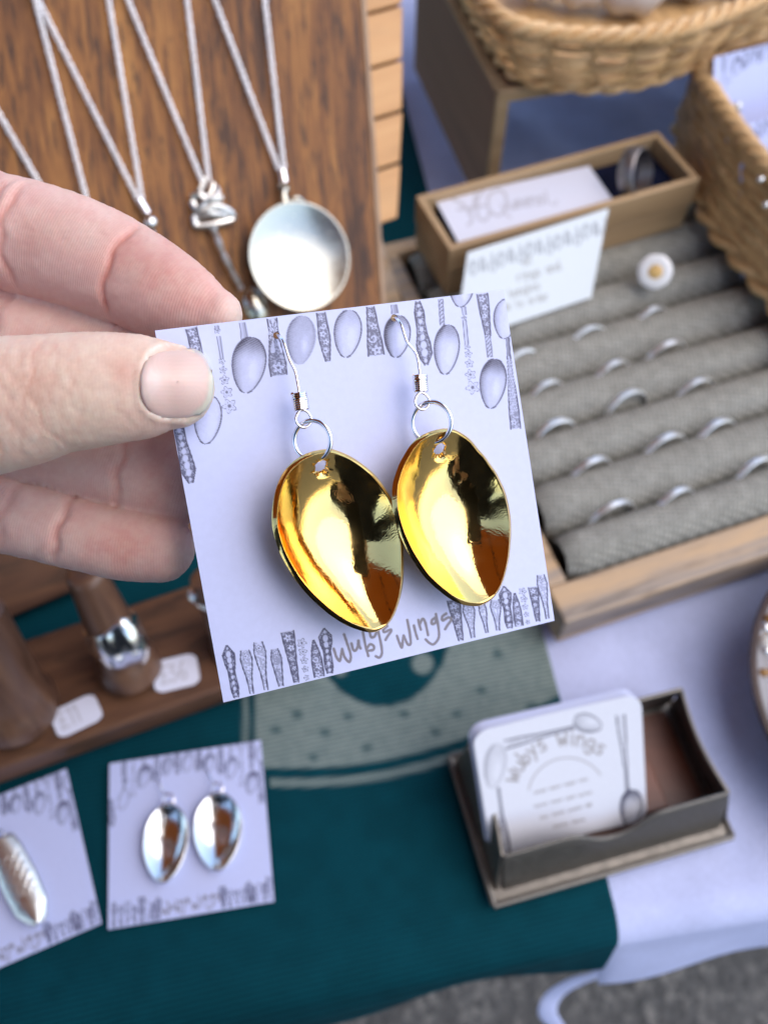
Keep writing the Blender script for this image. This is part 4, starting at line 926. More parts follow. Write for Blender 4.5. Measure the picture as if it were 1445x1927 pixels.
# ------------------------------------------------------------------ right basket with cards
zb = .790; zr = .832
bot = [at(1480, 150, zb), at(1400, 168, zb), at(1315, 195, zb), at(1277, 245, zb), at(1325, 396, zb), at(1374, 468, zb), at(1444, 553, zb), at(1530, 660, zb), at(1640, 640, zb), at(1720, 400, zb), at(1650, 190, zb), at(1500, 148, zb)]
top = [at(1500, 50, zr), at(1430, 68, zr), at(1345, 92, zr), at(1312, 125, zr), at(1345, 185, zr), at(1389, 249, zr), at(1447, 322, zr), at(1540, 425, zr), at(1665, 450, zr), at(1770, 290, zr), at(1700, 90, zr), at(1530, 46, zr)]
bk2 = wicker('wicker_basket', 'shallow rush basket of earring cards resting over the right end of the ring tray', bot, top, 15, .0021, 'wicker2', .013, rimr=.0022, amp=.0007, wav=.25)
mb = MB(); mb.add(*prism([at(x, y, .7885) for x, y in ((1282, 250), (1322, 200), (1500, 152), (1645, 192), (1712, 400), (1635, 632), (1530, 652), (1380, 468))], UP, .0015)); mb.build('basket_floor', M['wicker2'], bk2, 0)
for i, (tlp, trp, blp, lab) in enumerate((((1343, 108, .425), (1600, 42, .440), (1352, 360, .462), 'uppermost printed earring card leaning in the rush basket'),
        ((1366, 242, .420), (1620, 180, .435), (1380, 490, .450), 'second printed earring card leaning in the rush basket'),
        ((1392, 308, .412), (1640, 245, .425), (1415, 540, .440), 'lowest printed earring card leaning in the rush basket'))):
    a, b, c = ad(*tlp), ad(*trp), ad(*blp); u = unit(b-a); v = c-a; v = unit(v-u*(v@u)); make_card('earring_card', lab, a, a+u*.06, a+v*.056, 130, group='earring cards in the rush basket')
c = ad(1385, 205, .428); dish_e = thing('earring', 'tarnished silver charm earring on the uppermost card in the rush basket', 'earring', tuple(c))
mesh_np('charm', *ball(c, .0025, 14, (.9, .9, 1.4)), M['steel'], dish_e); mesh_np('charm_drop', *ball(c+A_(-.003, -.004, -.004), .002, 12), M['steel'], dish_e)
for i, (x, y) in enumerate(((1430, 338), (1441, 386))):
    tag(mesh_np('bead', *ball(at(x, y, .835), .0016, 12), M['silver'], None), ['upper small silver bead on the rush basket rim', 'lower small silver bead on the side of the rush basket'][i], 'bead')

# ================================================================== BUSINESS CARD HOLDER
HF, HR_ = at(945, 1610, .775), at(1370, 1490, .775); HX = unit(HR_-HF); HX[2] = 0; HYv = A_(-HX[1], HX[0], 0); HL = np.linalg.norm(HR_-HF); HD = (at(890, 1400, .775)-HF)@HYv
HF = HF*A_(1, 1, 0)
def hp_(x, y, z): return HF+HX*x+HYv*y+UP*z
hd = thing('card_holder', 'dark pewter business card box with scooped front, standing on the runner edge', 'card holder', tuple(hp_(.04, .02, .7515)))
zt_, zb_ = .775, .7535; OUT = .0085
fx = [0, .29, .33, .37, .43, .50, .57, .62, .66, 1]; fd = [0, 0, .0006, .0035, .0065, .0075, .006, .0035, 0, 0]
V = []; nF = 60; xs = np.linspace(0, 1, nF); dep = np.interp(xs, fx, fd); dep = np.convolve(np.pad(dep, 2, 'edge'), np.ones(5)/5, 'valid')
def slab(rowsA, rowsB, th_n, name, mat='pewter'):
    P = np.array([[a+(b-a)*t for t in np.linspace(0, 1, 6)] for a, b in zip(rowsA, rowsB)]).reshape(-1, 3)
    o = mesh_np(name, P, grid(len(rowsA), 6), M[mat], hd, 50); s = o.modifiers.new('t', 'SOLIDIFY'); s.thickness = .0013; s.offset = 0; bevel(o, .0003, 2); return o
slab([hp_(x*HL, -OUT, zb_) for x in xs], [hp_(x*HL, -OUT*(d/(zt_-zb_)), zt_-d) for x, d in zip(xs, dep)], 0, 'front_panel')
slab([hp_(x*HL, HD+.001, zb_) for x in xs], [hp_(x*HL, HD, zt_+.001) for x in xs], 0, 'back_panel')
for x, sg, nm in ((0, -1, 'side_panel'), (HL, 1, 'side_panel')):
    ts = np.linspace(0, 1, 20); bow = .0022*np.sin(ts*math.pi)
    slab([hp_(x+sg*.0025, -OUT+(HD+OUT)*t, zb_) for t in ts], [hp_(x-sg*b, t*HD, zt_) for t, b in zip(ts, bow)], 0, nm)
mb = MB(); mb.add(*oblock(hp_(-.005, -OUT-.0045, .752), HX, HYv, UP, HL+.008, HD+OUT+.007, .0022)); bevel(mb.build('base_flange', M['pewter'], hd, 0), .0008)
mb = MB()
loopp = [hp_(-.005, -OUT-.0045, .7545), hp_(HL+.003, -OUT-.0045, .7545), hp_(HL+.003, HD+.0025, .7545), hp_(-.005, HD+.0025, .7545)]
for a, b in zip(loopp, loopp[1:]+loopp[:1]): mb.add(*tube([a, b], .0012, 8))
mb.build('flange_lip', M['pewter'], hd)
mb = MB(); mb.add(*oblock(hp_(.002, -OUT+.0012, .7544), HX, HYv, UP, HL-.004, HD+OUT-.003, .0012)); mb.build('floor_lining', M['redwood'], hd, 0)
mb = MB(); mb.add(*oblock(hp_(.050, .002, .756), HX, HYv, UP, .018, .026, .006)); blk = mb.build('wood_block', M['redwood'], None, 0); bevel(blk, .0008); tag(blk, 'small reddish brown wood block lying inside the pewter card box', 'wood block')
A_TL, A_TR, A_BL = ad(887, 1377, .289), ad(1204, 1303, .2925), ad(950, 1618, .3155)
u = unit(A_TR-A_TL); v = A_BL-A_TL; v = unit(v-u*(v@u)); HWd = np.linalg.norm(A_TR-A_TL); VL = min(.062, (A_TL[2]-.7575)/max(1e-3, -v[2]))
def bcard(s):
    s.bowl(1105, 1361, 17, 27, 1.33, .25, .4, .2, 1, outline=.75); s.handle(1078, 1369, 950, 1401, [2, 3, 4, 7, 8], .35, 'none', 2)
    s.bowl(930, 1440, 20, 42, -.15, .12, .3, .1, 3, outline=.35); s.stem(937, 1480, 945, 1545, 2, 2.5, tone=.6); s.handle(944, 1540, 953, 1610, [4, 7, 8, 9], .95, 'blobs', 4)
    s.handle(1176, 1440, 1166, 1345, [3, 4, 7, 8], .3, 'blobs', 5); s.stem(1176, 1440, 1180, 1490, 2, 3, tone=.6); s.bowl(1186, 1520, 20, 36, -.1, .4, .7, .7, 6, outline=.9)
    cx, cy, R = 1068, 1502, 100
    def arc(q): a = math.radians(197)+q/R; return (cx+R*math.cos(a), cy+R*math.sin(a), a+math.pi/2)
    write(s, 'wubys wings', arc, 21.5, 2.2)
    s.stroke([(cx+76*math.cos(a), cy+76*math.sin(a)) for a in np.linspace(3.35, 5.65, 9)], 1.2)
    for (x0, y0, x1, y1, n, w_) in ((1005, 1492, 1105, 1466, 3, 0), (1005, 1518, 1118, 1490, 4, 0), (1015, 1540, 1112, 1514, 3, 0), (1040, 1556, 1100, 1542, 2, 0)):
        L = math.hypot(x1-x0, y1-y0); q = 0; k = 0; rr2 = random.Random(n+int(y0))
        while q < L:
            wl = rr2.uniform(16, 32); P = []
            m_ = int(wl/2.2)
            for i in range(m_+1):
                f = (q+min(wl, L-q)*i/m_)/L; P.append((x0+(x1-x0)*f, y0+(y1-y0)*f+(3.2 if i % 2 else -3.2)*rr2.uniform(.5, 1)))
            s.stroke(P, .9); q += wl+6
    s.g *= .75
quad_card('business_card', 'front rounded business card with spoons around arched lettering in the pewter box', A_TL, A_TL+u*HWd, A_TL+v*VL, 210, bcard, 'business card', rnd=.2, th=.0004, base=A_(.72, .74, .82), curve=-.0006)
nv = np.cross(u, v); nv = nv if nv@(EYE-A_TL) < 0 else -nv
bcp = None
for i in range(6):
    o_ = nv*(.0005+.00048*(i+1)) - u*(.00018*i+random.uniform(0, .0004)) - v*random.uniform(-.0002, .0006)
    if bcp is None:
        bcp = make_card('business_card', 'white rounded business card stacked behind the front one in the pewter box', A_TL+o_, A_TL+o_+u*HWd, A_TL+o_+v*VL, 30, art=False, cat='business card', group='business cards stacked behind the front one', rnd=.2, th=.0004); oo = o_
    else: c_ = bcp.copy(); COL.objects.link(c_); c_.location = Vector(o_-oo)

# ================================================================== DISH at the right edge
pts = [at(1408, 1250, .772)[:2], at(1441, 1118, .772)[:2], at(1441, 1385, .772)[:2]]
(ax_, ay_), (bx_, by_), (cx_, cy_) = pts; dd_ = 2*(ax_*(by_-cy_)+bx_*(cy_-ay_)+cx_*(ay_-by_))
ux = ((ax_**2+ay_**2)*(by_-cy_)+(bx_**2+by_**2)*(cy_-ay_)+(cx_**2+cy_**2)*(ay_-by_))/dd_; uy = ((ax_**2+ay_**2)*(cx_-bx_)+(bx_**2+by_**2)*(ax_-cx_)+(cx_**2+cy_**2)*(bx_-ax_))/dd_
M['dish_inner'] = simple('grey_glaze', (.26, .245, .25), .25, 0, .1)
DR = math.hypot(ax_-ux, ay_-uy)
ds = thing('dish', 'round dish with dark brown rim holding jewellery at the right edge', 'dish', (ux, uy, .7515))
def lathe(name, prof, mat, parent, N=96):
    V = [A_(ux+r*math.cos(2*math.pi*k/N), uy+r*math.sin(2*math.pi*k/N), z) for r, z in prof for k in range(N)]
    F = [(i*N+k, i*N+(k+1) % N, (i+1)*N+(k+1) % N, (i+1)*N+k) for i in range(len(prof)-1) for k in range(N)]
    return mesh_np(name, V, F, M[mat], parent, 50)
lathe('bowl_body', [(DR*.5, .752), (DR*.62, .752), (DR*.9, .764), (DR-.0005, .7715)], 'pewter', ds)
lathe('rim', [(DR-.0005, .7705), (DR, .772), (DR-.0005, .7735), (DR-.0022, .7738), (DR-.0034, .7718)], 'brown_rim', ds)
lathe('inner_surface', [(DR-.0034, .772), (DR-.0055, .7708), (DR*.88, .7655), (DR*.6, .7555), (.0001, .7545)], 'dish_inner', ds)
rd = random.Random(4)
for i in range(70):
    a = rd.uniform(2.2, 4.1); rr_ = DR*rd.uniform(.62, .93); z = .762+(rr_/DR-.7)*.03+rd.uniform(0, .004)
    k = rd.random(); mm = 'cream' if k < .35 else 'silver' if k < .7 else 'tan_glass'
    V, F = ball((ux+rr_*math.cos(a), uy+rr_*math.sin(a), z), rd.uniform(.002, .0042), 14, (1, rd.uniform(.6, 1), rd.uniform(.6, 1)))
    tag(mesh_np('bead', V, F, M[mm], None, 60), {'cream': 'cream bead among the jewellery in the round brown rimmed dish', 'silver': 'silver bead among the jewellery in the round brown rimmed dish', 'tan_glass': 'amber bead among the jewellery in the round brown rimmed dish'}[mm], 'bead', {'cream': 'cream beads in the dish', 'silver': 'silver beads in the dish', 'tan_glass': 'amber beads in the dish'}[mm])

# ================================================================== RING PEG RACK (lower left)
zc = .7685
fl, frt = at(0, 1477, .752), at(418, 1326, .752); QX = unit(frt-fl); QY = A_(-QX[1], QX[0], 0); bkp = at(250, 1136, zc); QD = (bkp-fl)@QY
rack = thing('ring_rack', 'dark walnut base block for the ring pegs at lower left', 'ring rack', tuple(fl+QX*.05))
mb = MB(); mb.add(*oblock(fl-QX*.06, QX, QY, UP, .06+np.linalg.norm(frt-fl)+.045, QD, zc-.752)); bevel(mb.build('base_block', M['cone_base'], rack, 0), .0018, 3)
def pegf(base, r0_, tipp, r1_, name='peg'):
    b, t = at(*base, zc+.0003), ad(*tipp) if len(tipp) == 3 and tipp[2] < .5 else at(tipp[0], tipp[1], tipp[2])
    n = 18; P = [b+(t-b)*k/n for k in range(n+1)]; R_ = [np.interp(k/n, [0, .12, .2, 1], [r0_, r0_*.98, r0_*.84, r1_]) for k in range(n+1)]
    P += [t+(t-b)*.012, t+(t-b)*.022]; R_ += [r1_*.8, r1_*.4]
    mesh_np(name, *tube(P, R_, 40), M['cone'], rack, 60); return b, t
pb, pt_ = pegf((248, 1262), .0122, (160, 1078, .822), .0068)
pegf((30, 1338), .0165, (-45, 1150, .826), .009)
pb3, pt3 = pegf((455, 1215), .0118, (388, 1085, .808), .0062)
# silver spoon ring wrapped round the middle peg
ax = unit(pt_-pb); s1 = unit(np.cross(ax, A_(0, 1, 0))); s2 = np.cross(ax, s1); Lp = np.linalg.norm(pt_-pb)
e = thing('ring', 'wide silver spoon ring wrapped round the middle wooden peg', 'ring', tuple(pb+ax*Lp*.4))
V = []; NA, NH = 80, 14
tocam = unit(EYE-pb); th0 = math.atan2(tocam@s2, tocam@s1)
for i in range(NA):
    a = 2*math.pi*i/NA; front = max(0, math.cos(a-th0)); lob = math.exp(-((math.remainder(a-th0-.55, 2*math.pi))/.55)**2)
    for k in range(NH):
        f = k/(NH-1); h = (.0046+.0052*front+.004*lob)*(2*f-1)-.0008*lob
        r_ = .0098+.0032*lob*(1-(2*f-1)**2)+.0006*math.sin(a*5)*front+.0011*(1-(2*f-1)**2)
        V.append(pb+ax*(Lp*.42+h)+(s1*math.cos(a)+s2*math.sin(a))*(r_-h*.06))
Fc = [(i*NH+k, ((i+1) % NA)*NH+k, ((i+1) % NA)*NH+k+1, i*NH+k+1) for i in range(NA) for k in range(NH-1)]
o = mesh_np('spoon_band', V, Fc, M['silver'], e, 60); s = o.modifiers.new('t', 'SOLIDIFY'); s.thickness = .0009; s.offset = -1
c = at(371, 1117, .800); e = thing('ring', 'round topped silver ring on the peg half hidden by the held card', 'ring', tuple(c))
V, F = ball(c, .0040, 20, (1, 1, .8)); mesh_np('ring_top', V, F, M['silver'], e, 60)
axx = unit(pt3-pb3); V, F = ring_mesh(.0076, .003, .0008); rq = Vector((0, 1, 0)).rotation_difference(Vector(axx)).to_matrix(); mesh_np('band', np.array(V)@np.array(rq).T+pb3+(pt3-pb3)*.78, F, M['silver'], e, 60)
def tagcard(label, q, txt, pos):
    P = [at(x, y, zc+.0009) for x, y in q]
    def f(s): write(s, txt, line(*pos), 22, 2.2); s.g *= .42
    quad_card('price_tag', label, P[0], P[1], P[3], 90, f, 'price tag', rnd=.45, th=.0003, base=A_(.72, .73, .84), group='price tags on the ring rack')
tagcard('white price tag reading £11 in front of the left peg', [(92, 1342), (176, 1302), (196, 1352), (112, 1392)], '£11', (118, 1372, 180, 1345))
tagcard('white price tag reading £36 beside the middle peg', [(284, 1247), (368, 1227), (381, 1283), (293, 1306)], '£36', (305, 1287, 370, 1272))
# ================================================================== THE PHOTOGRAPHER: HAND, ARM, BODY
def fsweep(pts, seg=56, flat=.86, tipcap=True, ns=14):
    """pts: (px, py, depth, radius_px) -> closed surface; section wide across the view, thinner in depth"""
    C = np.array([ad(x, y, z) for x, y, z, r in pts]); R_ = np.array([r*z/FPX for x, y, z, r in pts])
    S4 = spline(np.hstack([C, R_[:, None]]), ns); C, R_ = S4[:, :3], S4[:, 3]
    T = np.gradient(C, axis=0); T /= np.linalg.norm(T, axis=1)[:, None]
    if tipcap:
        r = R_[-1]; t = T[-1]; a = np.linspace(.12, 1.54, 12)
        C = np.vstack([C, C[-1]+t*r*np.sin(a)[:, None]]); R_ = np.concatenate([R_, r*np.cos(a)]); T = np.vstack([T, np.tile(t, (12, 1))])
    D = unit(C[len(C)//2]-EYE); V = []; th = np.arange(seg)*2*math.pi/seg
    for c, r, t in zip(C, R_, T):
        s = unit(np.cross(t, D)); d = np.cross(s, t)
        V += [c+s*r*math.cos(a)+d*r*flat*math.sin(a) for a in th]
    n = len(C); F = [(i*seg+k, i*seg+(k+1) % seg, (i+1)*seg+(k+1) % seg, (i+1)*seg+k) for i in range(n-1) for k in range(seg)]
    F.append(tuple(range(seg))[::-1]); F.append(tuple((n-1)*seg+k for k in range(seg)))
    return V, F, C
def remesh(parts, voxel, smooth_it, name):
    mb = MB()
    for V, F in parts: mb.add(V, F)
    me = bpy.data.meshes.new(name); me.from_pydata(mb.V, [], mb.F); o = bpy.data.objects.new(name, me); COL.objects.link(o)
    m = o.modifiers.new('r', 'REMESH'); m.mode = 'VOXEL'; m.voxel_size = voxel; m.adaptivity = 0
    s = o.modifiers.new('s', 'SMOOTH'); s.iterations = smooth_it; s.factor = .5
    dg = bpy.context.evaluated_depsgraph_get(); ev = o.evaluated_get(dg); m2 = ev.to_mesh()
    V = np.empty(len(m2.vertices)*3, np.float32); m2.vertices.foreach_get('co', V); Nn = np.empty_like(V); m2.vertices.foreach_get('normal', Nn)
    F = np.empty(len(m2.polygons)*4, np.int32); m2.polygons.foreach_get('vertices', F)
    ev.to_mesh_clear(); bpy.data.objects.remove(o); bpy.data.meshes.remove(me)
    return V.reshape(-1, 3).astype(float), Nn.reshape(-1, 3).astype(float), F.reshape(-1, 4)
FING = {
 'index': [(-900, 470, .190, 170), (-620, 360, .176, 140), (-420, 345, .165, 122), (-200, 385, .158, 112), (-60, 420, .153, 111), (0, 437, .151, 107), (60, 450, .150, 106), (150, 477, .1485, 103), (240, 517, .147, 97), (320, 556, .144, 84), (372, 580, .1425, 68), (408, 594, .1415, 50)],
 'middle': [(-900, 640, .196, 170), (-600, 590, .182, 130), (-420, 590, .172, 110), (-200, 605, .165, 103), (0, 642, .157, 98), (150, 668, .155, 94), (300, 704, .152, 86), (390, 732, .150, 66)],
 'ring': [(-900, 800, .196, 165), (-600, 800, .182, 125), (-420, 800, .172, 104), (-200, 795, .165, 100), (0, 813, .1560, 95), (120, 835, .1535, 94), (230, 867, .1515, 91), (330, 905, .1500, 84), (385, 925, .1495, 62)],
 'little': [(-900, 930, .192, 150), (-600, 925, .178, 110), (-420, 930, .168, 90), (-200, 938, .159, 76), (-40, 960, .1525, 74), (60, 982, .150, 70), (150, 1007, .1485, 67), (230, 1025, .1475, 67), (302, 1032, .147, 65)],
 'thumb': [(-950, 860, .180, 190), (-650, 830, .160, 175), (-420, 790, .146, 150), (-200, 770, .134, 136), (-60, 768, .129, 132), (30, 757, .1275, 124), (110, 742, .127, 113), (200, 732, .1272, 106), (280, 728, .128, 96), (324, 727, .1285, 80)],
}
parts = []; cl = {}
for k, p in FING.items():
    x0_, y0_, z0_, r0_ = p[0]; p.insert(0, (x0_-190, y0_+(720-y0_)*.45, z0_+.010, r0_*.3))
    V, F, C = fsweep(p, flat=.78 if k == 'thumb' else .88); parts.append((V, F)); cl[k] = C
V, F, C = fsweep([(-1900, 1080, .235, 200), (-1550, 920, .225, 180), (-1250, 800, .215, 200), (-1000, 720, .205, 300), (-800, 660, .195, 300), (-640, 640, .186, 230)], flat=.5, tipcap=True); parts.append((V, F))
HV, HN, HF_ = remesh(parts, .0005, 7, 'hand')
# distance along, and across, the nearest finger
best = np.full(len(HV), 1e9); axial = np.zeros(len(HV)); who = np.zeros(len(HV), int); lat = np.zeros(len(HV))
for fi, (k, C) in enumerate(cl.items()):
    d = np.concatenate([[0], np.cumsum(np.linalg.norm(np.diff(C, axis=0), axis=1))]); Tg = np.gradient(C, axis=0); Tg /= np.linalg.norm(Tg, axis=1)[:, None]+1e-12
    rad = np.interp(np.linspace(0, 1, len(C)), np.linspace(0, 1, len(FING[k])), [p[3]*p[2]/FPX for p in FING[k]])
    for i0 in range(0, len(HV), 20000):
        P = HV[i0:i0+20000]; D = np.linalg.norm(P[:, None, :]-C[None], axis=2); j = D.argmin(1); dm = D[np.arange(len(P)), j]/np.maximum(rad[j], .003)
        ax_l = d[j]+((P-C[j])*Tg[j]).sum(1); side = np.cross(Tg[j], unit(C[len(C)//2]-EYE)); ll = ((P-C[j])*side).sum(1)
        up_ = dm < best[i0:i0+20000]; sl_ = slice(i0, i0+20000)
        axial[sl_] = np.where(up_, ax_l, axial[sl_]); who[sl_] = np.where(up_, fi, who[sl_]); lat[sl_] = np.where(up_, ll, lat[sl_]); best[sl_] = np.where(up_, dm, best[sl_])
names = list(cl)
VD_ = (HV-EYE); VD_ /= np.linalg.norm(VD_, axis=1)[:, None]; FACE = sstep(.15, .8, -(HN*VD_).sum(1))
HX_, HY_, HZ_ = proj(HV); disp = np.zeros(len(HV)); red = np.zeros(len(HV))
def crease(fing, px, py, depth, wid, bend=0, slant=0, lim=None):
    fi = names.index(fing); C = cl[fing]; X, Y, _ = proj(C); j = int(np.argmin((X-px)**2+(Y-py)**2)); s0 = np.sum(np.linalg.norm(np.diff(C[:j+1], axis=0), axis=1))
    a = axial-s0+bend*lat**2+slant*lat+.00035*np.sin(lat*1300+px)
    g = np.exp(-(a/wid)**2)*(who == fi)*FACE
    if lim: g = g*sstep(lim[0]-.001, lim[0], lat)*(1-sstep(lim[1], lim[1]+.001, lat))
    return depth*g, g
def addc(*a, col=.6, **k):
    global disp, red
    d, g = crease(*a, **k); disp = disp-d; red = red+g*col
addc('index', 250, 520, .0006, .0007, slant=.15, col=.8); addc('index', 258, 524, .00025, .0022, slant=.15, col=.3)
addc('index', 32, 443, .0006, .0008, slant=-.1, col=.7); addc('index', 62, 450, .00055, .0008, bend=-25, slant=.1, col=.7); addc('index', 48, 446, -.0004, .0016, col=0)
addc('ring', 262, 875, .0005, .0008, slant=.12, col=.6); addc('ring', 20, 815, .0004, .001, col=.4)
addc('little', 140, 1003, .0006, .0008, bend=22, slant=.05, col=.7); addc('little', 40, 975, .0003, .001, col=.3); addc('middle', 40, 650, .0005, .0009, col=.5); addc('middle', 20, 650, .0004, .0008, col=.4)
# thumb knuckle wrinkles (back of the thumb): nested arcs
for px, dp, bd in ((26, .00014, 55), (37, .0003, 42), (52, .00012, 26), (60, .00014, 14), (70, .0001, 4), (79, .00014, -10), (90, .00010, -24), (101, .00028, -34), (114, .0001, -26), (128, .0001, -10), (143, .00012, 2), (160, .00008, 5), (176, .00006, 0), (12, .00014, 40), (-6, .0001, 30)):
    addc('thumb', px, 750, dp*.55, .00030, bend=bd, col=.55 if dp > .0002 else .22)
# nail bed outline
ncx, ncy, na, nb2 = 334.0, 719.0, 64.5, 67.0
def nailrad(X, Y):
    a = math.radians(-3); dx, dy = X-ncx, Y-ncy; x = (dx*math.cos(a)-dy*math.sin(a))/na; y = (dx*math.sin(a)+dy*math.cos(a))/nb2
    return (np.abs(x)**2.8+np.abs(y)**2.8)**(1/2.8), x
ft = (who == names.index('thumb')) & (HZ_ < .1305); q, qx = nailrad(HX_, HY_)
disp = disp+np.where(ft, -.00035*np.exp(-((q-.99)/.022)**2)*(qx < .75)+.0002*np.exp(-((q-1.13)/.075)**2)*sstep(-.6, .2, -qx+.3), 0)
disp = disp-np.where(ft, .0011*(1-sstep(.80, .985, q)), 0)
fine = .00008*(vnoise(HX_*.9, HY_*.9, 23)-.5)+.00006*(vnoise(HX_*.25, HY_*.25, 21)-.5)+.00012*(vnoise(HX_*.06, HY_*.06, 22)-.5)
HV2 = HV+HN*(disp+fine)[:, None]
# skin tone: where blood shows (pads, joints) and where it is pressed pale
base = np.tile(A_(.60, .40, .325), (len(HV), 1))
pale = A_(.70, .52, .42); pink = A_(.58, .275, .225); rose = A_(.60, .33, .28)
def blob(cx, cy, r, c, k):
    global base
    w_ = (k*np.exp(-(((HX_-cx)**2+(HY_-cy)**2)/r**2)))[:, None]; base = base*(1-w_)+c*w_
thm = (who == names.index('thumb'))
base[thm] = A_(.76, .56, .455); base[who == 0] = A_(.74, .48, .425); base[who == 1] = A_(.70, .48, .43); base[who == 2] = A_(.68, .45, .395); base[who == 3] = A_(.66, .445, .395)
blob(370, 545, 70, pink, .45); blob(300, 500, 90, rose, .6); blob(230, 470, 60, rose, .5); blob(60, 450, 40, rose, .7); blob(455, 590, 34, A_(.66, .55, .46), .8); blob(120, 430, 70, A_(.64, .43, .37), .5)
blob(235, 700, 30, A_(.62, .33, .26), .6); blob(60, 740, 40, A_(.60, .36, .27), .5); blob(150, 780, 70, A_(.72, .56, .44), .6); blob(300, 830, 60, A_(.62, .38, .31), .35)
blob(230, 1035, 45, pink, .75); blob(160, 1020, 40, rose, .5); blob(345, 1045, 30, A_(.66, .52, .46), .7); blob(300, 930, 60, rose, .4)
mott = (vnoise(HX_*.035+3, HY_*.035, 31)-.5)[:, None]*A_(.03, .075, .065)+(vnoise(HX_*.14, HY_*.14, 32)-.5)[:, None]*A_(.03, .06, .05)
base = base+mott; rk = np.clip(red, 0, 1)[:, None]*.75; base = base*(1-rk)+base*A_(.86, .52, .47)*rk
tipw = np.where(ft & (qx > .3), np.exp(-((q-1.1)/.10)**2), 0)[:, None]; base = base*(1-tipw*.6)+A_(.60, .56, .45)*tipw*.6
dry = np.where(ft & (qx < .35), np.exp(-((q-1.05)/.035)**2)*(.35+.65*(vnoise(HX_*.35, HY_*.35, 41) > .4)), 0)[:, None]; base = base*(1-dry*.75)+A_(.80, .72, .66)*dry*.75
m, t, b = newmat('skin'); a = nd(t, 'ShaderNodeAttribute', attribute_name='paint'); v = coords(t)
t.links.new(mixc(t, .12, a.outputs['Color'], ramp(t, noise(t, v, 1800, 3, .7), [(.3, (.55, .4, .4)), (.7, (1, 1, 1))]), 'MULTIPLY'), b.inputs['Base Color'])
b.inputs['Roughness'].default_value = .52; b.inputs['Specular IOR Level'].default_value = .38
b.inputs['Subsurface Weight'].default_value = .35; b.inputs['Subsurface Radius'].default_value = (1, .35, .2); b.inputs['Subsurface Scale'].default_value = .0022
aa = nd(t, 'ShaderNodeAttribute', attribute_name='axial'); n_ = noise(t, v, 190, 3, .6)
mu = nd(t, 'ShaderNodeMath', operation='MULTIPLY'); mu.inputs[1].default_value = 13500; t.links.new(aa.outputs['Fac'], mu.inputs[0])
m3 = nd(t, 'ShaderNodeMath', operation='MULTIPLY'); m3.inputs[1].default_value = 9; t.links.new(n_, m3.inputs[0])
ad2 = nd(t, 'ShaderNodeMath', operation='ADD'); t.links.new(mu.outputs[0], ad2.inputs[0]); t.links.new(m3.outputs[0], ad2.inputs[1])
sn = nd(t, 'ShaderNodeMath', operation='SINE'); t.links.new(ad2.outputs[0], sn.inputs[0])
rm = nd(t, 'ShaderNodeAttribute', attribute_name='ridge'); m4 = nd(t, 'ShaderNodeMath', operation='MULTIPLY'); t.links.new(sn.outputs[0], m4.inputs[0]); t.links.new(rm.outputs['Fac'], m4.inputs[1])
pn = noise(t, v, 1300, 3, .65); ad3 = nd(t, 'ShaderNodeMath', operation='ADD'); t.links.new(m4.outputs[0], ad3.inputs[0]); t.links.new(pn, ad3.inputs[1])
bump(t, b, ad3.outputs[0], .000028, .55); M['skin'] = m
ridge = np.where(thm, .12, .75)

# coarse body under the coat
def tb_(pts, radii, seg=20, flat=1.0, n=8):
    P = spline(np.hstack([np.array(pts, float), np.array(radii)[:, None]]), n); V, F = tube(P[:, :3], P[:, 3], seg, flat=flat); return V, F
wr = ad(-1850, 1060, .233); bx0, by0 = -.10, -.40
el = A_(-.50, -.25, .96); shL = A_(bx0-.20, by0, 1.40); shR = A_(bx0+.20, by0, 1.40); elR = A_(.20, -.33, 1.08); hR = A_(.045, -.225, 1.0)
headc = A_(bx0+.05, by0+.10, 1.60)
bodyp = [tb_([(bx0, by0, .9), (bx0, by0, 1.15), (bx0, by0, 1.38), (bx0, by0+.01, 1.46)], [.15, .13, .17, .07], flat=.68), tb_([(bx0, by0, 1.40), (bx0+.02, by0+.03, 1.48), (bx0+.04, by0+.06, 1.54)], [.06, .055, .06]),
         tb_([shL, (shL+el)/2, el], [.05, .045, .038]), tb_([el, (el+wr)/2, wr], [.038, .034, .027]), tb_([shR, (shR+elR)/2, elR], [.05, .045, .038]), tb_([elR, (elR+hR)/2, hR], [.038, .032, .027]),
         ball(headc, .095, 28, (.78, .95, 1.15)), tb_([headc+A_(0, .085, -.03), headc+A_(0, .112, -.05)], [.014, .012]), ball(headc+A_(-.076, 0, -.01), .025, 12, (.4, .8, 1.2)), ball(headc+A_(.076, 0, -.01), .025, 12, (.4, .8, 1.2)),
         ball(headc+A_(0, .06, -.085), .035, 14, (1, .8, .8))]
palmR = hR+A_(-.0, .02, .015)
bodyp.append(tb_([hR, palmR, palmR+A_(.0, .03, .02)], [.026, .034, .030], flat=.5))
for i in range(4):
    o_ = palmR+A_(.026-.017*i, .045, .012); Lf = (.045, .055, .052, .04)[i]; bodyp.append(tb_([palmR+A_(.02-.013*i, .02, .01), o_, o_+A_(-.004, Lf*.6, .004), o_+A_(-.006, Lf*.9, .016)], [.010, .009, .0085, .0075], 12))
bodyp.append(tb_([palmR+A_(.025, 0, .01), palmR+A_(.05, .02, .02), palmR+A_(.052, .05, .035)], [.014, .011, .009], 12))
BV, BN_, BF = remesh(bodyp, .006, 3, 'b')
per = thing('person', 'person in a dark coat, left hand holding the earring card between thumb and finger', 'person', (bx0, by0, 0))
AV = np.vstack([HV2, BV]); AF = np.vstack([HF_, BF+len(HV2)]); AC = np.vstack([base, np.tile(A_(.6, .42, .34), (len(BV), 1))])
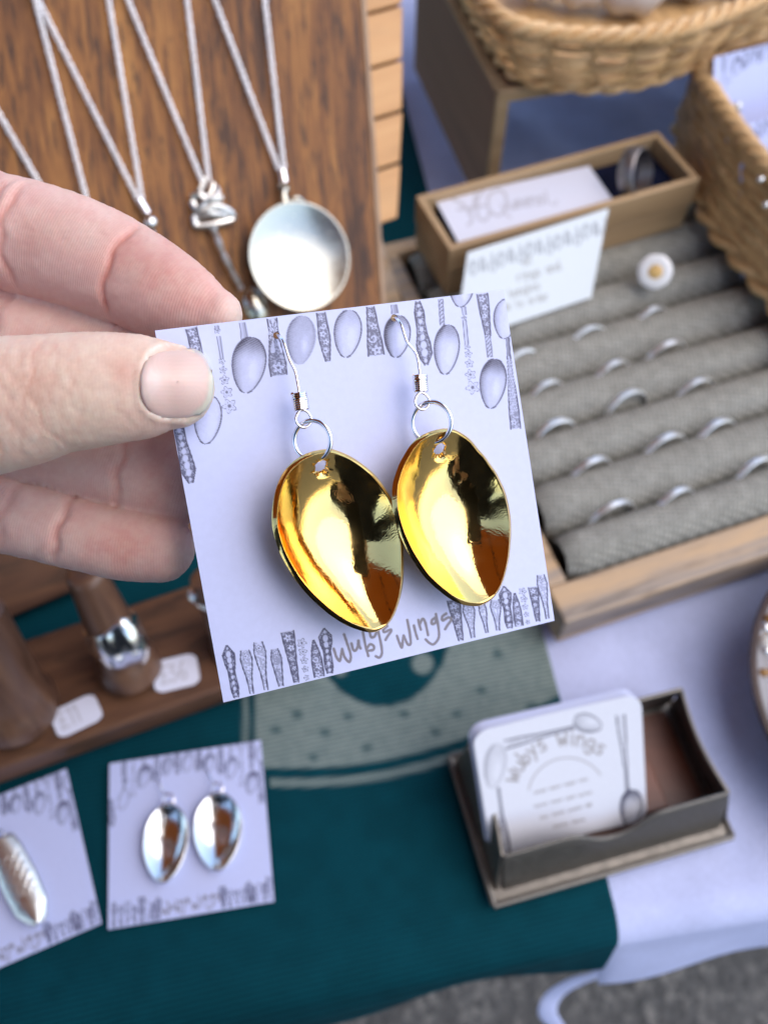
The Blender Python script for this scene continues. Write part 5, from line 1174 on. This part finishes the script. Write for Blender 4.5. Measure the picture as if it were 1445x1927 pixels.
mesh_np('body', AV, AF, M['skin'], per, 0, colors=np.clip(AC, 0, 1), attrs={'axial': np.concatenate([axial, np.zeros(len(BV))]), 'ridge': np.concatenate([ridge, np.zeros(len(BV))])})
per.children[0].data.polygons.foreach_set('use_smooth', [True]*len(AF))
# thumb nail: curved plate seated on the thumb
bvh = BVHTree.FromPolygons([tuple(v_) for v_ in (HV+HN*0)[:]], [tuple(int(i) for i in f) for f in HF_])
NR, NA_ = 18, 64; V = []; cols = []
for i in range(NR+1):
    r = i/NR
    for k in range(NA_):
        a = 2*math.pi*k/NA_; c_, s_ = math.cos(a), math.sin(a); rr_ = r/((abs(c_)**2.8+abs(s_)**2.8)**(1/2.8))
        x, y = c_*rr_*na*1.01, s_*rr_*nb2*.98; px, py = ncx+x, ncy+y-x*.05
        d = ray(px, py); d = d/np.linalg.norm(d); h_ = bvh.ray_cast(Vector(EYE), Vector(d))
        p = np.array(h_[0]); nn = np.array(h_[1]); nn = nn if nn@d < 0 else -nn
        V.append(p+nn*(.00006+.0001*max(0, c_*r)-.0004*(r > .97)*(c_ < .5)))
        e_ = sstep(.62, .74, c_*r*1.0+.10*abs(s_)*r*0); lun = (1-sstep(.2, .5, math.hypot((c_*r+.85), s_*r*.8)))
        col = A_(.72, .51, .45)*(1-lun*.5)+A_(.78, .64, .60)*lun*.5
        edge = sstep(.80, .90, r)*sstep(.25, .6, c_+.0); col = col*(1-edge)+A_(.62, .60, .50)*edge; gr = math.exp(-((r-.82)/.03)**2)*sstep(.35, .6, c_)*.2; col = col*(1-gr)+A_(.42, .40, .33)*gr
        cols.append(col*(1+.05*math.sin(py*.8)*.5))
F = [(i*NA_+k, (i+1)*NA_+k, (i+1)*NA_+(k+1) % NA_, i*NA_+(k+1) % NA_) for i in range(NR) for k in range(NA_)]
V = np.array(V); Q_ = (V-EYE) @ RC.T; xq, yq = Q_[:, 0]-Q_[:, 0].mean(), Q_[:, 1]-Q_[:, 1].mean(); Am = np.stack([xq*0+1, xq, yq, yq*yq*50, xq*yq*50], 1)
zf = Am @ np.linalg.lstsq(Am, Q_[:, 2], rcond=None)[0]; Q_[:, 2] = Q_[:, 2]*.7+zf*.3-.00006; V = Q_ @ RC + EYE
for _ in range(3):
    V3 = V.reshape(NR+1, NA_, 3); V3[1:-1] = (V3[1:-1]*2+V3[:-2]+V3[2:]+np.roll(V3[1:-1], 1, 1)+np.roll(V3[1:-1], -1, 1))/6; V3[0] = V3[1].mean(0); V = V3.reshape(-1, 3)
m, t, b = newmat('nail'); a = nd(t, 'ShaderNodeAttribute', attribute_name='paint'); t.links.new(a.outputs['Color'], b.inputs['Base Color']); b.inputs['Roughness'].default_value = .33; b.inputs['Subsurface Weight'].default_value = .2; b.inputs['Subsurface Scale'].default_value = .001
bump(t, b, noise(t, coords(t, (1, .3, 1)), 900, 2), .00004, .5)
o = mesh_np('thumb_nail', V, F, m, per, 0, colors=np.array(cols)); o.data.polygons.foreach_set('use_smooth', [True]*len(F)); s = o.modifiers.new('t', 'SOLIDIFY'); s.thickness = .0004; s.offset = -1
# coat, trousers, hair
coatp = [tb_([(bx0, by0, .72), (bx0, by0, .95), (bx0, by0, 1.18), (bx0, by0, 1.38), (bx0, by0+.01, 1.45)], [.19, .185, .17, .20, .09], 28, .68),
         tb_([shL, (shL+el)/2+A_(-.01, 0, 0), el, (el*.45+wr*.55), wr+(el-wr)*.12], [.075, .066, .058, .05, .042]), tb_([shR, (shR+elR)/2, elR, (elR+hR)/2, hR+(elR-hR)*.15], [.075, .066, .058, .048, .04])]
CV_, CN_, CF = remesh(coatp, .007, 4, 'c'); CV_ = CV_+CN_*(.004*(vnoise(CV_[:, 2]*30+CV_[:, 0]*9, CV_[:, 0]*22, 5)-.5))[:, None]
mesh_np('coat', CV_, CF, M['coat'], per, 0); per.children[-1].data.polygons.foreach_set('use_smooth', [True]*len(CF))
mb = MB()
for sx in (-.09, .09): mb.add(*tb_([(bx0+sx, by0, .85), (bx0+sx*1.1, by0, .48), (bx0+sx*1.1, by0-.02, .07)], [.095, .07, .055]))
mb.build('trousers', M['coat'], per)
for sx in (-.1, .1): mesh_np('shoe', *tb_([(bx0+sx, by0-.06, .04), (bx0+sx, by0+.06, .045), (bx0+sx, by0+.17, .03)], [.035, .048, .03], flat=.8), M['black_plastic'], per)
mesh_np('hair', *ball(headc+A_(0, -.022, .03), .108, 24, (.8, .85, 1.05)), M['redwood'], per)
ph = thing('phone', 'black phone held up behind the view, outside the photograph', 'phone', tuple(EYE))
def cpt(x, y, z): return EYE+A_(x, y, z)@RC
mb = MB(); mb.add(*oblock(cpt(-.018, -.02, -.010), A_(1, 0, 0)@RC, A_(0, 1, 0)@RC, A_(0, 0, 1)@RC, .072, .146, .008)); bevel(mb.build('phone_body', M['black_plastic'], ph, 0), .003, 3)
# ================================================================== AWNING OVER THE STALL (seen only as a reflection)
m, t, b = newmat('orange_canvas'); b.inputs['Base Color'].default_value = (.5, .23, .06, 1); b.inputs['Roughness'].default_value = .9
tr_ = nd(t, 'ShaderNodeBsdfTranslucent'); tr_.inputs['Color'].default_value = (.5, .23, .06, 1); mx = nd(t, 'ShaderNodeMixShader'); mx.inputs[0].default_value = .5
t.links.new(b.outputs[0], mx.inputs[1]); t.links.new(tr_.outputs[0], mx.inputs[2]); t.links.new(mx.outputs[0], [n for n in t.nodes if n.type == 'OUTPUT_MATERIAL'][0].inputs[0]); M['canvas'] = m
aw = thing('awning', 'orange canvas awning on posts over the back of the stall, outside the photograph', 'awning', (-1, 1.5, 0))
mb = MB(); X0, X1, Y0, Y1 = -2.4, .16, -.75, 1.5
n_ = 9
for i in range(n_):
    x0, x1 = X0+(X1-X0)*i/n_, X0+(X1-X0)*(i+1)/n_
    mb.add(*oblock(A_(x0, Y0, 2.35), A_(1, 0, 0), unit(A_(0, 1, -.18)), UP, x1-x0-.0005, 2.25, .004))
mb.build('canvas', M['canvas'], aw, 0)
for x in np.linspace(X0, X1, 4): mb = MB(); mb.add(*tube([A_(x, Y0, 2.33), A_(x, Y0+2.2, 1.94)], .018, 8)); mb.build('rafter', M['darkbox'], aw)
for y, z in ((Y0, 2.33), (Y0+2.2, 1.94)): mb = MB(); mb.add(*tube([A_(X0, y, z), A_(X1, y, z)], .018, 8)); mb.build('beam', M['darkbox'], aw)
for x, y, z in ((X0, Y0, 2.33), (X0, Y0+2.2, 1.94), (X1, Y0+2.2, 1.94)): mb = MB(); mb.add(*tube([A_(x, y, 0), A_(x, y, z)], .025, 10)); mb.build('post', M['steel_leg'], aw)
